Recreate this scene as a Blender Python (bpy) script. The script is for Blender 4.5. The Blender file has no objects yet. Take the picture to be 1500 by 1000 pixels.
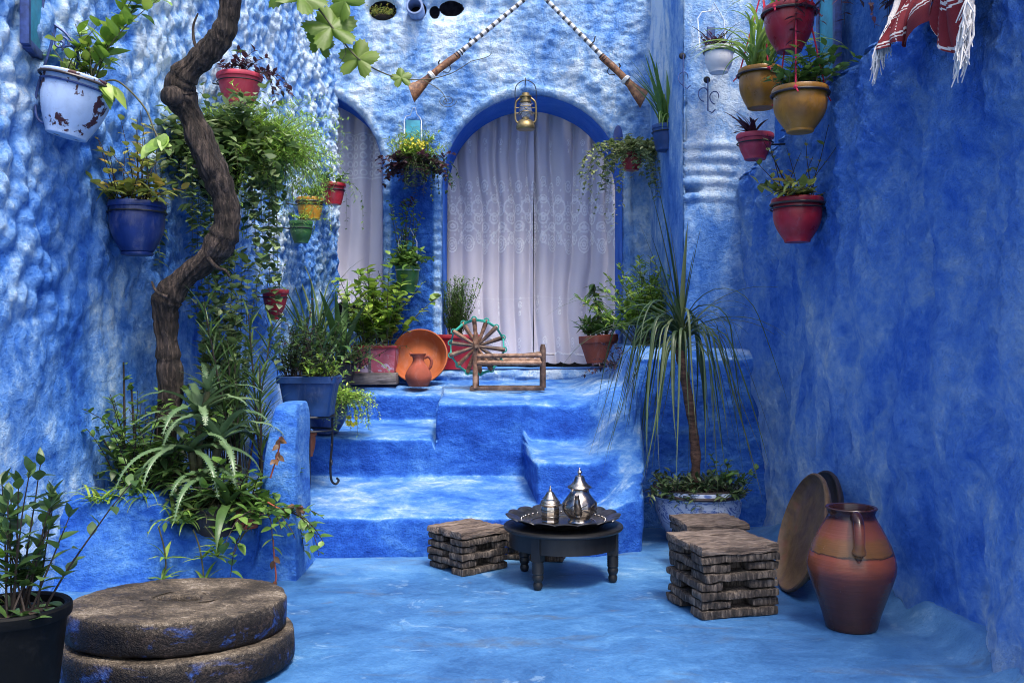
import bpy, bmesh, math, random
import numpy as np
from mathutils import Vector, Matrix, noise as mnoise
random.seed(11)
R = math.radians
PI = math.pi
S = bpy.context.scene
COL = S.collection

# ------------------------------------------------------------------ camera, world, sun, exposure
CAM_H = 1.1
FPX = 1400.0
cam_d = bpy.data.cameras.new('camera')
cam = bpy.data.objects.new('camera', cam_d)
COL.objects.link(cam)
cam.location = (0, 0, CAM_H)
cam.rotation_euler = (R(90), 0, 0)
cam_d.sensor_width = 36.0
cam_d.lens = FPX / 1500 * 36.0
cam_d.clip_end = 500
S.camera = cam

SUN_DIR = Vector((0.20, -0.38, 0.90)).normalized()
world = bpy.data.worlds.new('World')
S.world = world
world.use_nodes = True
wn = world.node_tree
wn.nodes.clear()
sky = wn.nodes.new('ShaderNodeTexSky')
sky.sky_type = 'NISHITA'
sky.sun_disc = False
sky.sun_elevation = math.asin(SUN_DIR.z)
sky.sun_rotation = math.atan2(SUN_DIR.x, SUN_DIR.y)
sky.dust_density = 4.0
sky.ozone_density = 1.0
bg = wn.nodes.new('ShaderNodeBackground')
bg.inputs['Strength'].default_value = 0.15
wo = wn.nodes.new('ShaderNodeOutputWorld')
wn.links.new(sky.outputs[0], bg.inputs[0])
wn.links.new(bg.outputs[0], wo.inputs[0])
sun_d = bpy.data.lights.new('sun', 'SUN')
sun_d.energy = 1.7
sun_d.angle = R(15)
sun_d.color = (1.0, 0.95, 0.88)
sun = bpy.data.objects.new('sun', sun_d)
COL.objects.link(sun)
sun.rotation_euler = SUN_DIR.to_track_quat('Z', 'Y').to_euler()
sun.location = (3, -4, 9)
S.view_settings.view_transform = 'Standard'
S.view_settings.look = 'None'
S.view_settings.gamma = 1.0
S.view_settings.exposure = 1.25
S.render.engine = 'CYCLES'
S.cycles.max_bounces = 8
S.cycles.filter_width = 1.0


def W(px, py, D):
    """world point at depth D that the photograph shows at (px, py)"""
    return Vector(((px - 750) / FPX * D, D, CAM_H - (py - 500) / FPX * D))


def PX(n, D):
    return n * D / FPX


# ------------------------------------------------------------------ numpy noise
def _hash(xi, yi, seed):
    h = (xi.astype(np.int64) * 374761393 + yi.astype(np.int64) * 668265263 + seed * 1442695041) & 0xffffffff
    h = ((h ^ (h >> 13)) * 1274126177) & 0xffffffff
    h = (h ^ (h >> 16)) & 0xffffff
    return h / float(0xffffff)


def vnoise(x, y, seed=0):
    x = np.asarray(x, float); y = np.asarray(y, float)
    xi = np.floor(x); yi = np.floor(y)
    fx = x - xi; fy = y - yi
    fx = fx * fx * fx * (fx * (fx * 6 - 15) + 10); fy = fy * fy * fy * (fy * (fy * 6 - 15) + 10)
    a = _hash(xi, yi, seed); b = _hash(xi + 1, yi, seed)
    c = _hash(xi, yi + 1, seed); d = _hash(xi + 1, yi + 1, seed)
    return (a * (1 - fx) + b * fx) * (1 - fy) + (c * (1 - fx) + d * fx) * fy


def fbm(x, y, seed=0, oct=4, gain=0.5):
    s = 0; a = 1; t = 0
    for o in range(oct):
        s = s + a * vnoise(x * 2 ** o + 17.3 * o, y * 2 ** o - 9.1 * o, seed + o)
        t += a; a *= gain
    return s / t - 0.5


def worley(x, y, seed=0):
    xi = np.floor(x); yi = np.floor(y)
    f1 = np.full(np.shape(x), 9.0)
    for i in (-1, 0, 1):
        for j in (-1, 0, 1):
            cx = xi + i; cy = yi + j
            px = cx + _hash(cx, cy, seed); py = cy + _hash(cx, cy, seed + 5)
            f1 = np.minimum(f1, np.hypot(x - px, y - py))
    return f1


def sstep(a, b, x):
    t = np.clip((x - a) / (b - a), 0, 1)
    return t * t * (3 - 2 * t)


# ------------------------------------------------------------------ materials
class NM:
    def __init__(s, name):
        s.m = bpy.data.materials.new(name)
        s.m.use_nodes = True
        s.t = s.m.node_tree
        s.t.nodes.clear()
        s.out = s.n('ShaderNodeOutputMaterial')
        s.p = s.n('ShaderNodeBsdfPrincipled')
        s.l(s.p.outputs[0], s.out.inputs[0])

    def n(s, ty, **kw):
        nd = s.t.nodes.new(ty)
        for k, v in kw.items():
            setattr(nd, k, v)
        return nd

    def l(s, a, b):
        s.t.links.new(a, b)

    def setp(s, k, v):
        i = s.p.inputs[k]
        if hasattr(v, 'links'):
            s.l(v, i)
        else:
            i.default_value = v if not (isinstance(v, tuple) and len(v) == 3) else (*v, 1)

    def coord(s, scale=(1, 1, 1), rnd=False):
        tc = s.n('ShaderNodeTexCoord')
        mp = s.n('ShaderNodeMapping')
        s.l(tc.outputs['Object'], mp.inputs[0])
        mp.inputs['Scale'].default_value = scale
        if rnd:
            oi = s.n('ShaderNodeObjectInfo')
            mu = s.math('MULTIPLY', oi.outputs['Random'], 37.0)
            s.l(mu, mp.inputs['Location'])
        return mp.outputs[0]

    def noise(s, scale, detail=4, rough=0.55, vec=None, dist=0.0):
        nd = s.n('ShaderNodeTexNoise')
        nd.inputs['Scale'].default_value = scale
        nd.inputs['Detail'].default_value = detail
        nd.inputs['Roughness'].default_value = rough
        nd.inputs['Distortion'].default_value = dist
        if vec is None:
            vec = s.coord()
        s.l(vec, nd.inputs['Vector'])
        return nd.outputs[0]

    def vor(s, scale, vec=None, feature='F1'):
        nd = s.n('ShaderNodeTexVoronoi')
        nd.feature = feature
        nd.inputs['Scale'].default_value = scale
        s.l(vec if vec is not None else s.coord(), nd.inputs['Vector'])
        return nd.outputs['Distance']

    def math(s, op, a, b=0.0, clamp=False):
        nd = s.n('ShaderNodeMath', operation=op, use_clamp=clamp)
        for i, v in enumerate((a, b)):
            if hasattr(v, 'links'):
                s.l(v, nd.inputs[i])
            else:
                nd.inputs[i].default_value = v
        return nd.outputs[0]

    def ramp(s, fac, stops, interp='LINEAR'):
        nd = s.n('ShaderNodeValToRGB')
        cr = nd.color_ramp
        cr.interpolation = interp
        while len(cr.elements) < len(stops):
            cr.elements.new(0.5)
        for e, (p, c) in zip(cr.elements, stops):
            e.position = p
            e.color = (*c, 1) if len(c) == 3 else c
        s.l(fac, nd.inputs[0])
        return nd.outputs[0]

    def mix(s, fac, a, b, blend='MIX'):
        nd = s.n('ShaderNodeMix', data_type='RGBA', blend_type=blend)
        ins = [nd.inputs[0], nd.inputs[6], nd.inputs[7]]
        for i, v in zip(ins, (fac, a, b)):
            if hasattr(v, 'links'):
                s.l(v, i)
            elif isinstance(v, tuple):
                i.default_value = (*v, 1)
            else:
                i.default_value = v
        return nd.outputs[2]

    def bump(s, h, strength=0.5, dist=0.01, prev=None):
        nd = s.n('ShaderNodeBump')
        nd.inputs['Strength'].default_value = strength
        nd.inputs['Distance'].default_value = dist
        s.l(h, nd.inputs['Height'])
        if prev is not None:
            s.l(prev, nd.inputs['Normal'])
        s.l(nd.outputs[0], s.p.inputs['Normal'])
        return nd.outputs[0]

    def attr(s, name):
        nd = s.n('ShaderNodeAttribute', attribute_name=name)
        return nd.outputs['Fac']


BLUES = [(0.0, (0.009, 0.042, 0.27)), (0.28, (0.018, 0.090, 0.44)), (0.48, (0.045, 0.172, 0.58)),
         (0.68, (0.125, 0.300, 0.70)), (0.86, (0.31, 0.50, 0.79)), (1.0, (0.60, 0.73, 0.88))]


def plaster(name, amp=0.55, sc=1.0, rough=0.75, bump=0.5, grain=1.0, stretch=0.55, stops=BLUES):
    a = NM(name)
    v = a.coord((1, 1, stretch))
    n1 = a.noise(2.1 * sc, 7, 0.62, v, 0.6)
    n2 = a.noise(9 * sc, 6, 0.65, v, 0.3)
    n3 = a.noise(38 * sc, 5, 0.7, a.coord())
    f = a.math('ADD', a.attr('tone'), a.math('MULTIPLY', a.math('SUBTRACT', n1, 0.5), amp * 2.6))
    f = a.math('ADD', f, a.math('MULTIPLY', a.math('SUBTRACT', n2, 0.5), amp * 1.8))
    f = a.math('ADD', f, a.math('MULTIPLY', a.math('SUBTRACT', n3, 0.5), amp * 1.0), clamp=True)
    c = a.ramp(f, stops)
    sp = a.ramp(a.noise(75, 3, 0.6, a.coord()), [(0.72, (0, 0, 0)), (0.80, (1, 1, 1))])
    c = a.mix(a.math('MULTIPLY', sp, 0.35), c, (0.55, 0.70, 0.92))
    dk = a.ramp(a.noise(52, 4, 0.6, a.coord()), [(0.20, (1, 1, 1)), (0.29, (0, 0, 0))])
    c = a.mix(a.math('MULTIPLY', dk, 0.5), c, (0.02, 0.05, 0.2))
    a.setp('Base Color', c)
    a.setp('Roughness', rough)
    a.setp('Specular IOR Level', 0.10)
    b1 = a.bump(n2, bump * 0.8, 0.05)
    b2 = a.bump(n3, min(1, bump * 1.1), 0.03 * grain, b1)
    a.bump(a.noise(140, 4, 0.7, a.coord()), min(1, bump * 0.9), 0.008 * grain, b2)
    return a.m


M = {}
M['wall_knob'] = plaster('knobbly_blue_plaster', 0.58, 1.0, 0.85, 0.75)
M['wall_back'] = plaster('washed_blue_plaster', 0.42, 1.1, 0.75, 0.8)
DEEP = [(0.0, (0.009, 0.050, 0.32)), (0.28, (0.018, 0.098, 0.50)), (0.48, (0.040, 0.165, 0.62)),
        (0.68, (0.095, 0.280, 0.71)), (0.86, (0.24, 0.44, 0.78)), (1.0, (0.50, 0.66, 0.87))]
COBALT = [(0.0, (0.013, 0.070, 0.43)), (0.28, (0.028, 0.130, 0.63)), (0.48, (0.058, 0.205, 0.78)),
          (0.68, (0.13, 0.32, 0.84)), (0.86, (0.25, 0.45, 0.86)), (1.0, (0.42, 0.61, 0.90))]
M['wall_right'] = plaster('deep_blue_plaster', 0.46, 1.1, 0.85, 1.0, 2.2, 0.85, COBALT)
M['step'] = plaster('brushed_blue_plaster', 0.45, 1.3, 0.55, 0.7, 1.2, 1.6, DEEP)
M['soffit'] = plaster('ultramarine_plaster', 0.18, 1.0, 0.7, 0.4, 1.0, 0.55, DEEP)


def floor_mat():
    a = NM('blue_painted_concrete')
    v = a.coord((0.9, 1.15, 1))
    n1 = a.noise(1.6, 8, 0.66, v, 1.0)
    n2 = a.noise(8, 10, 0.76, v, 0.7)
    n3 = a.noise(60, 6, 0.75, a.coord())
    f = a.math('ADD', a.math('MULTIPLY', a.math('SUBTRACT', n1, 0.0), 0.70), a.math('MULTIPLY', n2, 0.40))
    f = a.math('ADD', f, a.math('MULTIPLY', a.math('SUBTRACT', n3, 0.4), 0.26))
    f = a.math('ADD', f, a.math('SUBTRACT', a.attr('tone'), 0.5))
    c = a.ramp(f, [(0.32, (0.012, 0.050, 0.145)), (0.46, (0.024, 0.090, 0.24)), (0.60, (0.046, 0.150, 0.35)),
                   (0.75, (0.090, 0.235, 0.45)), (0.94, (0.32, 0.47, 0.61))])
    w = a.ramp(a.noise(2.6, 7, 0.6, a.coord((0.45, 1.7, 1)), 1.2), [(0.55, (0, 0, 0)), (0.67, (1, 1, 1))])
    w2 = a.math('MULTIPLY', w, a.ramp(a.noise(14, 5, 0.7), [(0.38, (0.15,) * 3), (0.62, (0.9,) * 3)]))
    c = a.mix(a.math('MULTIPLY', w2, 0.8), c, (0.07, 0.09, 0.12))
    st = a.ramp(a.noise(5.5, 6, 0.65, a.coord((0.6, 1.3, 1)), 0.6), [(0.66, (0, 0, 0)), (0.73, (1, 1, 1))])
    c = a.mix(a.math('MULTIPLY', st, 0.5), c, (0.10, 0.085, 0.075))
    sc = a.ramp(a.noise(30, 5, 0.75, a.coord((0.7, 1.3, 1)), 0.6), [(0.68, (0, 0, 0)), (0.75, (1, 1, 1))])
    c = a.mix(a.math('MULTIPLY', sc, 0.4), c, (0.40, 0.58, 0.80))
    wp = a.n('ShaderNodeVectorMath', operation='ADD')
    nv = a.n('ShaderNodeTexNoise'); nv.inputs['Scale'].default_value = 5; nv.inputs['Detail'].default_value = 6
    a.l(a.coord(), nv.inputs['Vector'])
    sv = a.n('ShaderNodeVectorMath', operation='SCALE'); sv.inputs['Scale'].default_value = 0.22
    a.l(nv.outputs['Color'], sv.inputs[0]); a.l(a.coord((1, 1, 0)), wp.inputs[0]); a.l(sv.outputs[0], wp.inputs[1])
    ck = a.ramp(a.vor(0.9, wp.outputs[0], 'DISTANCE_TO_EDGE'), [(0.0, (1, 1, 1)), (0.006, (0, 0, 0))])
    ck = a.math('MULTIPLY', ck, a.ramp(n1, [(0.45, (0, 0, 0)), (0.55, (0.3, 0.3, 0.3))]))
    c = a.mix(ck, c, (0.015, 0.03, 0.08))
    gr = a.ramp(a.noise(110, 5, 0.8, a.coord()), [(0.36, (1, 1, 1)), (0.46, (0, 0, 0))])
    c = a.mix(a.math('MULTIPLY', gr, 0.45), c, (0.03, 0.07, 0.16))
    wl = a.ramp(a.noise(4.2, 9, 0.72, a.coord((0.9, 1.2, 1)), 0.9), [(0.60, (0, 0, 0)), (0.63, (1, 1, 1))])
    c = a.mix(a.math('MULTIPLY', wl, 0.30), c, (0.30, 0.44, 0.58))
    a.setp('Base Color', c)
    a.setp('Roughness', a.ramp(n2, [(0.3, (0.30,) * 3), (0.7, (0.55,) * 3)]))
    a.setp('Specular IOR Level', 0.45)
    b = a.bump(n2, 0.10, 0.010)
    a.bump(n3, 0.35, 0.004, b)
    return a.m


M['floor'] = floor_mat()


def leaf_mat(name, cols, rough=0.42, trans=0.28, spots=None, edge=None):
    a = NM(name)
    g = a.n('ShaderNodeNewGeometry')
    r = g.outputs['Random Per Island']
    n = len(cols)
    c = a.ramp(r, [(i / max(1, n - 1), cc) for i, cc in enumerate(cols)])
    nz = a.noise(26, 3, 0.6)
    c = a.mix(a.math('MULTIPLY', a.math('SUBTRACT', nz, 0.3), 0.9, True), c, tuple(min(1, x * 1.8 + 0.01) for x in cols[n // 2]))
    if spots:
        s1 = a.ramp(a.noise(95, 3, 0.6), [(0.52, (0, 0, 0)), (0.62, (1, 1, 1))])
        c = a.mix(a.math('MULTIPLY', s1, 0.8), c, spots)
    a.setp('Base Color', c)
    a.setp('Roughness', rough)
    a.setp('Specular IOR Level', 0.5)
    tr = a.n('ShaderNodeBsdfTranslucent')
    a.l(c, tr.inputs[0])
    mx = a.n('ShaderNodeMixShader')
    mx.inputs[0].default_value = trans
    a.l(a.p.outputs[0], mx.inputs[1])
    a.l(tr.outputs[0], mx.inputs[2])
    a.l(mx.outputs[0], a.out.inputs[0])
    a.bump(a.noise(70, 3, 0.6), 0.3, 0.004)
    return a.m


M['leaf_mid'] = leaf_mat('mid_green_leaf', [(0.032, 0.079, 0.016), (0.058, 0.137, 0.023), (0.105, 0.200, 0.037), (0.168, 0.274, 0.053)])
M['leaf_dark'] = leaf_mat('dark_green_leaf', [(0.017, 0.040, 0.013), (0.028, 0.068, 0.018), (0.056, 0.112, 0.028), (0.101, 0.169, 0.045)])
M['leaf_lime'] = leaf_mat('lime_leaf', [(0.070, 0.158, 0.018), (0.132, 0.255, 0.026), (0.211, 0.334, 0.044), (0.290, 0.370, 0.062)])
M['leaf_olive'] = leaf_mat('olive_yellowing_leaf', [(0.052, 0.091, 0.016), (0.130, 0.182, 0.033), (0.286, 0.312, 0.065), (0.468, 0.260, 0.052)])
M['leaf_ivy'] = leaf_mat('variegated_ivy_leaf', [(0.026, 0.062, 0.018), (0.052, 0.114, 0.031), (0.146, 0.218, 0.073), (0.354, 0.416, 0.229)])
M['leaf_fern'] = leaf_mat('fine_fern_leaf', [(0.101, 0.220, 0.030), (0.186, 0.355, 0.050), (0.304, 0.489, 0.076), (0.456, 0.574, 0.101)])
M['leaf_purple'] = leaf_mat('purple_leaf', [(0.018, 0.012, 0.018), (0.05, 0.018, 0.03), (0.10, 0.03, 0.05)])
M['leaf_aloe'] = leaf_mat('grey_green_aloe_leaf', [(0.047, 0.094, 0.047), (0.084, 0.150, 0.066), (0.150, 0.215, 0.112)], 0.35, 0.12)
M['leaf_palm'] = leaf_mat('strappy_palm_leaf', [(0.017, 0.037, 0.015), (0.029, 0.062, 0.021), (0.058, 0.100, 0.033), (0.124, 0.149, 0.066)], 0.4, 0.15)
M['leaf_spider'] = leaf_mat('spider_plant_leaf', [(0.10, 0.19, 0.03), (0.20, 0.32, 0.06), (0.34, 0.43, 0.12)])
M['leaf_white'] = leaf_mat('pale_splashed_leaf', [(0.06, 0.11, 0.03), (0.12, 0.18, 0.05), (0.3, 0.32, 0.13)], spots=(0.42, 0.44, 0.22))
M['leaf_brown'] = leaf_mat('dry_brown_leaf', [(0.07, 0.035, 0.02), (0.14, 0.07, 0.03), (0.20, 0.11, 0.05)])
M['petal'] = leaf_mat('yellow_petal', [(0.62, 0.50, 0.02), (0.75, 0.62, 0.05)], 0.5, 0.3)
M['petal_red'] = leaf_mat('red_petal', [(0.5, 0.02, 0.02), (0.6, 0.06, 0.04)], 0.5, 0.3)


def glaze(name, col, rough=0.28, var=0.35, dirt=(0.05, 0.03, 0.025), dirt_amt=0.5, chips=None, thr=0.62, spec=0.5, bloom=0.16):
    a = NM(name)
    v = a.coord((1, 1, 1), True)
    n = a.noise(7, 6, 0.6, v, 0.4)
    c = a.ramp(n, [(0.3, tuple(x * (1 - var) for x in col)), (0.7, tuple(min(1, x * (1 + var)) for x in col))])
    d = a.ramp(a.noise(16, 7, 0.72, v, 0.5), [(0.56, (0, 0, 0)), (0.72, (1, 1, 1))])
    c = a.mix(a.math('MULTIPLY', d, dirt_amt), c, dirt)
    bl = a.ramp(a.noise(9, 8, 0.75, a.coord((1.4, 1.4, 0.5), True), 0.4), [(0.52, (0, 0, 0)), (0.70, (1, 1, 1))])
    c = a.mix(a.math('MULTIPLY', bl, bloom), c, (0.45, 0.44, 0.45))
    if chips:
        k = a.ramp(a.noise(11, 6, 0.62, v, 0.3), [(thr, (0, 0, 0)), (thr + 0.025, (1, 1, 1))])
        c = a.mix(k, c, chips)
    a.setp('Base Color', c)
    a.setp('Roughness', a.ramp(n, [(0.3, (rough,) * 3), (0.75, (min(1, rough + 0.3),) * 3)]))
    a.setp('Specular IOR Level', spec)
    a.bump(a.noise(45, 5, 0.6, v), 0.25, 0.004)
    return a.m


M['pot_white'] = glaze('chipped_white_enamel', (0.42, 0.55, 0.76), 0.45, 0.2, (0.12, 0.16, 0.25), 0.4, (0.055, 0.014, 0.02), 0.555)
M['pot_blue'] = glaze('blue_glaze', (0.006, 0.024, 0.14), 0.25, 0.4, (0.01, 0.02, 0.05), 0.4)
M['pot_blue2'] = glaze('teal_blue_paint', (0.008, 0.045, 0.17), 0.4, 0.4, (0.012, 0.025, 0.05), 0.4, (0.35, 0.42, 0.5), 0.70)
M['pot_red'] = glaze('red_glaze', (0.30, 0.012, 0.022), 0.22, 0.35, (0.06, 0.01, 0.012), 0.4)
M['pot_pink'] = glaze('pinkish_red_plastic', (0.42, 0.035, 0.07), 0.4, 0.3, (0.12, 0.02, 0.04), 0.4)
M['pot_yellow'] = glaze('mustard_glaze', (0.30, 0.13, 0.012), 0.25, 0.4, (0.07, 0.035, 0.01), 0.6)
M['pot_amber'] = glaze('amber_glaze', (0.52, 0.24, 0.015), 0.28, 0.35, (0.16, 0.06, 0.01), 0.5)
M['pot_green'] = glaze('green_glaze', (0.03, 0.11, 0.03), 0.28, 0.4, (0.01, 0.03, 0.012), 0.5)
M['pot_black'] = glaze('black_plastic', (0.0016, 0.002, 0.0025), 0.45, 0.4, (0.02, 0.02, 0.02), 0.3, (0.3, 0.32, 0.35), 0.80, 0.12, 0.01)
M['pot_terra'] = glaze('reddish_terracotta', (0.30, 0.075, 0.045), 0.75, 0.25, (0.12, 0.04, 0.03), 0.5, None, 0.6, 0.3)
M['pot_cream'] = glaze('cream_enamel', (0.55, 0.56, 0.58), 0.4, 0.15, (0.2, 0.18, 0.17), 0.4)
M['pot_flaked'] = glaze('flaking_pink_paint', (0.40, 0.09, 0.13), 0.7, 0.3, (0.5, 0.36, 0.46), 0.9, (0.48, 0.36, 0.48), 0.56, 0.3)
M['terracotta'] = glaze('orange_terracotta', (0.36, 0.095, 0.030), 0.62, 0.22, (0.22, 0.06, 0.03), 0.45, None, 0.6, 0.35)
M['jug_clay'] = glaze('dusty_red_clay', (0.27, 0.065, 0.04), 0.75, 0.3, (0.30, 0.16, 0.13), 0.5, None, 0.6, 0.3)
M['rim_dark'] = glaze('dark_glazed_rim', (0.03, 0.02, 0.02), 0.3, 0.3, bloom=0.03)
M['clay_pipe'] = glaze('clay_pipe_blue_washed', (0.22, 0.30, 0.50), 0.8, 0.3, (0.2, 0.1, 0.06), 0.7)


def simple(name, col, rough=0.5, metal=0.0, var=0.3, sc=30, bump=0.2, stretch=(1, 1, 1)):
    a = NM(name)
    n = a.noise(sc, 5, 0.62, a.coord(stretch, True))
    a.setp('Base Color', a.ramp(n, [(0.3, tuple(x * (1 - var) for x in col)), (0.7, tuple(min(1, x * (1 + var)) for x in col))]))
    a.setp('Roughness', rough)
    a.setp('Metallic', metal)
    if bump:
        a.bump(n, bump, 0.004)
    return a.m


M['soil'] = simple('potting_soil', (0.028, 0.019, 0.013), 0.95, 0, 0.6, 60, 0.9)
M['iron'] = simple('dark_wrought_iron', (0.02, 0.022, 0.03), 0.5, 0.6, 0.4, 40)
M['iron_blue'] = simple('blue_painted_iron', (0.03, 0.06, 0.20), 0.5, 0.2, 0.5, 30)
M['wire_white'] = simple('white_coated_wire', (0.55, 0.62, 0.72), 0.45, 0, 0.2, 40, 0)
M['string_red'] = simple('red_twine', (0.50, 0.018, 0.06), 0.8, 0, 0.3, 200)
M['stem'] = simple('green_brown_stem', (0.055, 0.055, 0.02), 0.7, 0, 0.4, 50)
M['stem_dark'] = simple('dark_stem', (0.025, 0.016, 0.013), 0.75, 0, 0.5, 50)
M['turquoise'] = simple('turquoise_paint', (0.02, 0.25, 0.36), 0.5, 0, 0.3, 18)
M['interior'] = simple('dark_interior', (0.015, 0.016, 0.025), 0.9, 0, 0.3, 8, 0)
M['hole'] = simple('dark_wall_cavity', (0.045, 0.04, 0.05), 0.95, 0, 0.6, 30, 0.8)
M['brass'] = simple('tarnished_brass', (0.30, 0.22, 0.10), 0.38, 0.85, 0.4, 35)
M['silver'] = simple('tarnished_silver', (0.42, 0.38, 0.34), 0.24, 1.0, 0.35, 35, 0.15)
M['pewter'] = simple('dark_pewter', (0.10, 0.095, 0.095), 0.32, 0.9, 0.5, 28, 0.3)
M['table_wood'] = simple('black_lacquered_wood', (0.006, 0.006, 0.007), 0.5, 0, 0.5, 30, 0.2, (1, 1, 0.3))
M['cord_teal'] = simple('teal_cord', (0.02, 0.30, 0.24), 0.7, 0, 0.3, 90)
M['white_paint'] = simple('white_chipped_paint', (0.62, 0.62, 0.60), 0.5, 0, 0.2, 60)


def wood(name, cols, stretch=(8, 60, 60), rough=0.7, bump=0.6, bd=0.006):
    a = NM(name)
    n1 = a.noise(1.0, 6, 0.65, a.coord(stretch, True), 0.4)
    n2 = a.noise(9, 5, 0.6, a.coord((1, 1, 1), True))
    f = a.math('ADD', a.math('MULTIPLY', n1, 0.7), a.math('MULTIPLY', n2, 0.3))
    a.setp('Base Color', a.ramp(f, [(0.36, cols[0]), (0.49, cols[1]), (0.63, cols[2])]))
    a.setp('Roughness', rough)
    a.bump(n1, bump, bd)
    return a.m


M['stool_side'] = wood('weathered_palm_wood', [(0.005, 0.004, 0.004), (0.050, 0.038, 0.032), (0.21, 0.17, 0.14)], (80, 80, 14), 0.85, 1.0, 0.02)
M['stool_top'] = wood('weathered_grey_brown_board', [(0.016, 0.011, 0.009), (0.12, 0.085, 0.066), (0.29, 0.225, 0.18)], (12, 80, 80), 0.8, 1.0, 0.02)
M['bark'] = wood('dark_fibrous_bark', [(0.004, 0.003, 0.003), (0.028, 0.018, 0.014), (0.14, 0.10, 0.08)], (55, 55, 7), 0.8, 1.0, 0.05)
M['wheel_wood'] = wood('turned_reddish_wood', [(0.035, 0.018, 0.012), (0.17, 0.085, 0.05), (0.36, 0.22, 0.15)], (20, 20, 20), 0.55, 0.3)
M['wheel_dark'] = wood('dark_turned_wood', [(0.02, 0.012, 0.01), (0.09, 0.05, 0.035), (0.20, 0.13, 0.09)], (20, 20, 20), 0.55, 0.3)
M['gun_wood'] = wood('worn_brown_gunstock', [(0.03, 0.012, 0.008), (0.13, 0.05, 0.022), (0.32, 0.15, 0.06)], (30, 30, 30), 0.5, 0.3)
M['plank'] = wood('grey_plank', [(0.03, 0.03, 0.035), (0.14, 0.12, 0.12), (0.28, 0.25, 0.25)], (6, 60, 60), 0.85, 0.8)
M['palm_trunk'] = wood('ringed_palm_trunk', [(0.02, 0.012, 0.008), (0.09, 0.045, 0.03), (0.2, 0.11, 0.07)], (20, 20, 60), 0.85, 0.8)


def stone_mat():
    a = NM('old_millstone')
    n1 = a.noise(7, 6, 0.65)
    n2 = a.noise(85, 3, 0.75)
    n3 = a.noise(230, 2, 0.6)
    f = a.math('ADD', a.math('MULTIPLY', n1, 0.5), a.math('ADD', a.math('MULTIPLY', n2, 0.3), a.math('MULTIPLY', n3, 0.2)))
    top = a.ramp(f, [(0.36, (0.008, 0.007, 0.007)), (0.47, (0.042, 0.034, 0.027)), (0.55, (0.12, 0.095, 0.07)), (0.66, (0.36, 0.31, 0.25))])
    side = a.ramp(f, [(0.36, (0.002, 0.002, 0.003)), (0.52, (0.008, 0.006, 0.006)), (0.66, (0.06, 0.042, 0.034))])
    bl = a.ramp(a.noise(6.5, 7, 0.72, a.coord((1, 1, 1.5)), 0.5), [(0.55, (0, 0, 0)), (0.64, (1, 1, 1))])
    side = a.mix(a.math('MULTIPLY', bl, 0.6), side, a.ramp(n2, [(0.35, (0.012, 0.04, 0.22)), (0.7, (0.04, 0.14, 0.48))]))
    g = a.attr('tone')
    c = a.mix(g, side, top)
    sp = a.ramp(a.noise(130, 2, 0.5), [(0.68, (0, 0, 0)), (0.74, (1, 1, 1))])
    c = a.mix(a.math('MULTIPLY', a.math('MULTIPLY', sp, 0.55), g), c, (0.42, 0.37, 0.32))
    a.setp('Base Color', c)
    a.setp('Roughness', a.ramp(n1, [(0.3, (0.42,) * 3), (0.7, (0.8,) * 3)]))
    a.setp('Specular IOR Level', 0.22)
    b = a.bump(n2, 0.7, 0.012)
    a.bump(n3, 0.5, 0.004, b)
    return a.m


M['millstone'] = stone_mat()


def jar_mat():
    a = NM('banded_glazed_earthenware')
    tc = a.n('ShaderNodeTexCoord')
    sx = a.n('ShaderNodeSeparateXYZ')
    a.l(tc.outputs['Object'], sx.inputs[0])
    n = a.noise(9, 6, 0.6, a.coord((1, 1, 3)), 0.4)
    z = a.math('ADD', sx.outputs['Z'], a.math('MULTIPLY', a.math('SUBTRACT', n, 0.5), 0.035))
    zz = a.math('DIVIDE', z, 0.46)
    c = a.ramp(zz, [(0.0, (0.045, 0.02, 0.016)), (0.30, (0.075, 0.028, 0.022)), (0.47, (0.13, 0.042, 0.03)), (0.55, (0.25, 0.075, 0.04)),
                    (0.635, (0.29, 0.085, 0.042)), (0.645, (0.03, 0.02, 0.012)), (0.655, (0.20, 0.10, 0.03)), (0.76, (0.22, 0.10, 0.035)),
                    (0.79, (0.24, 0.08, 0.045)), (0.90, (0.18, 0.055, 0.035)), (0.93, (0.035, 0.012, 0.012)), (1.0, (0.05, 0.018, 0.015))])
    c = a.mix(0.35, c, a.ramp(n, [(0.3, (0.02, 0.01, 0.01)), (0.7, (0.34, 0.14, 0.09))]), 'OVERLAY')
    sc = a.ramp(a.noise(20, 4, 0.7, a.coord((2, 2, 0.7))), [(0.72, (0, 0, 0)), (0.75, (1, 1, 1))])
    c = a.mix(a.math('MULTIPLY', sc, 0.5), c, (0.42, 0.30, 0.27))
    a.setp('Base Color', c)
    a.setp('Roughness', 0.24)
    b = a.bump(a.noise(3, 3, 0.5, a.coord((1, 1, 60))), 0.25, 0.004)
    a.bump(n, 0.2, 0.006, b)
    return a.m


M['jar'] = jar_mat()


def platter_mat():
    a = NM('glazed_platter_ochre_brown')
    n = a.noise(5, 7, 0.65, a.coord(), 0.8)
    n2 = a.noise(30, 5, 0.6)
    c = a.ramp(n, [(0.30, (0.03, 0.017, 0.014)), (0.45, (0.085, 0.045, 0.027)), (0.56, (0.14, 0.085, 0.032)), (0.70, (0.20, 0.075, 0.04))])
    c = a.mix(0.3, c, a.ramp(n2, [(0.3, (0.02, 0.014, 0.013)), (0.7, (0.20, 0.13, 0.08))]))
    a.setp('Base Color', c)
    a.setp('Roughness', 0.45)
    a.bump(n2, 0.4, 0.005)
    return a.m


M['platter'] = platter_mat()


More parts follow.
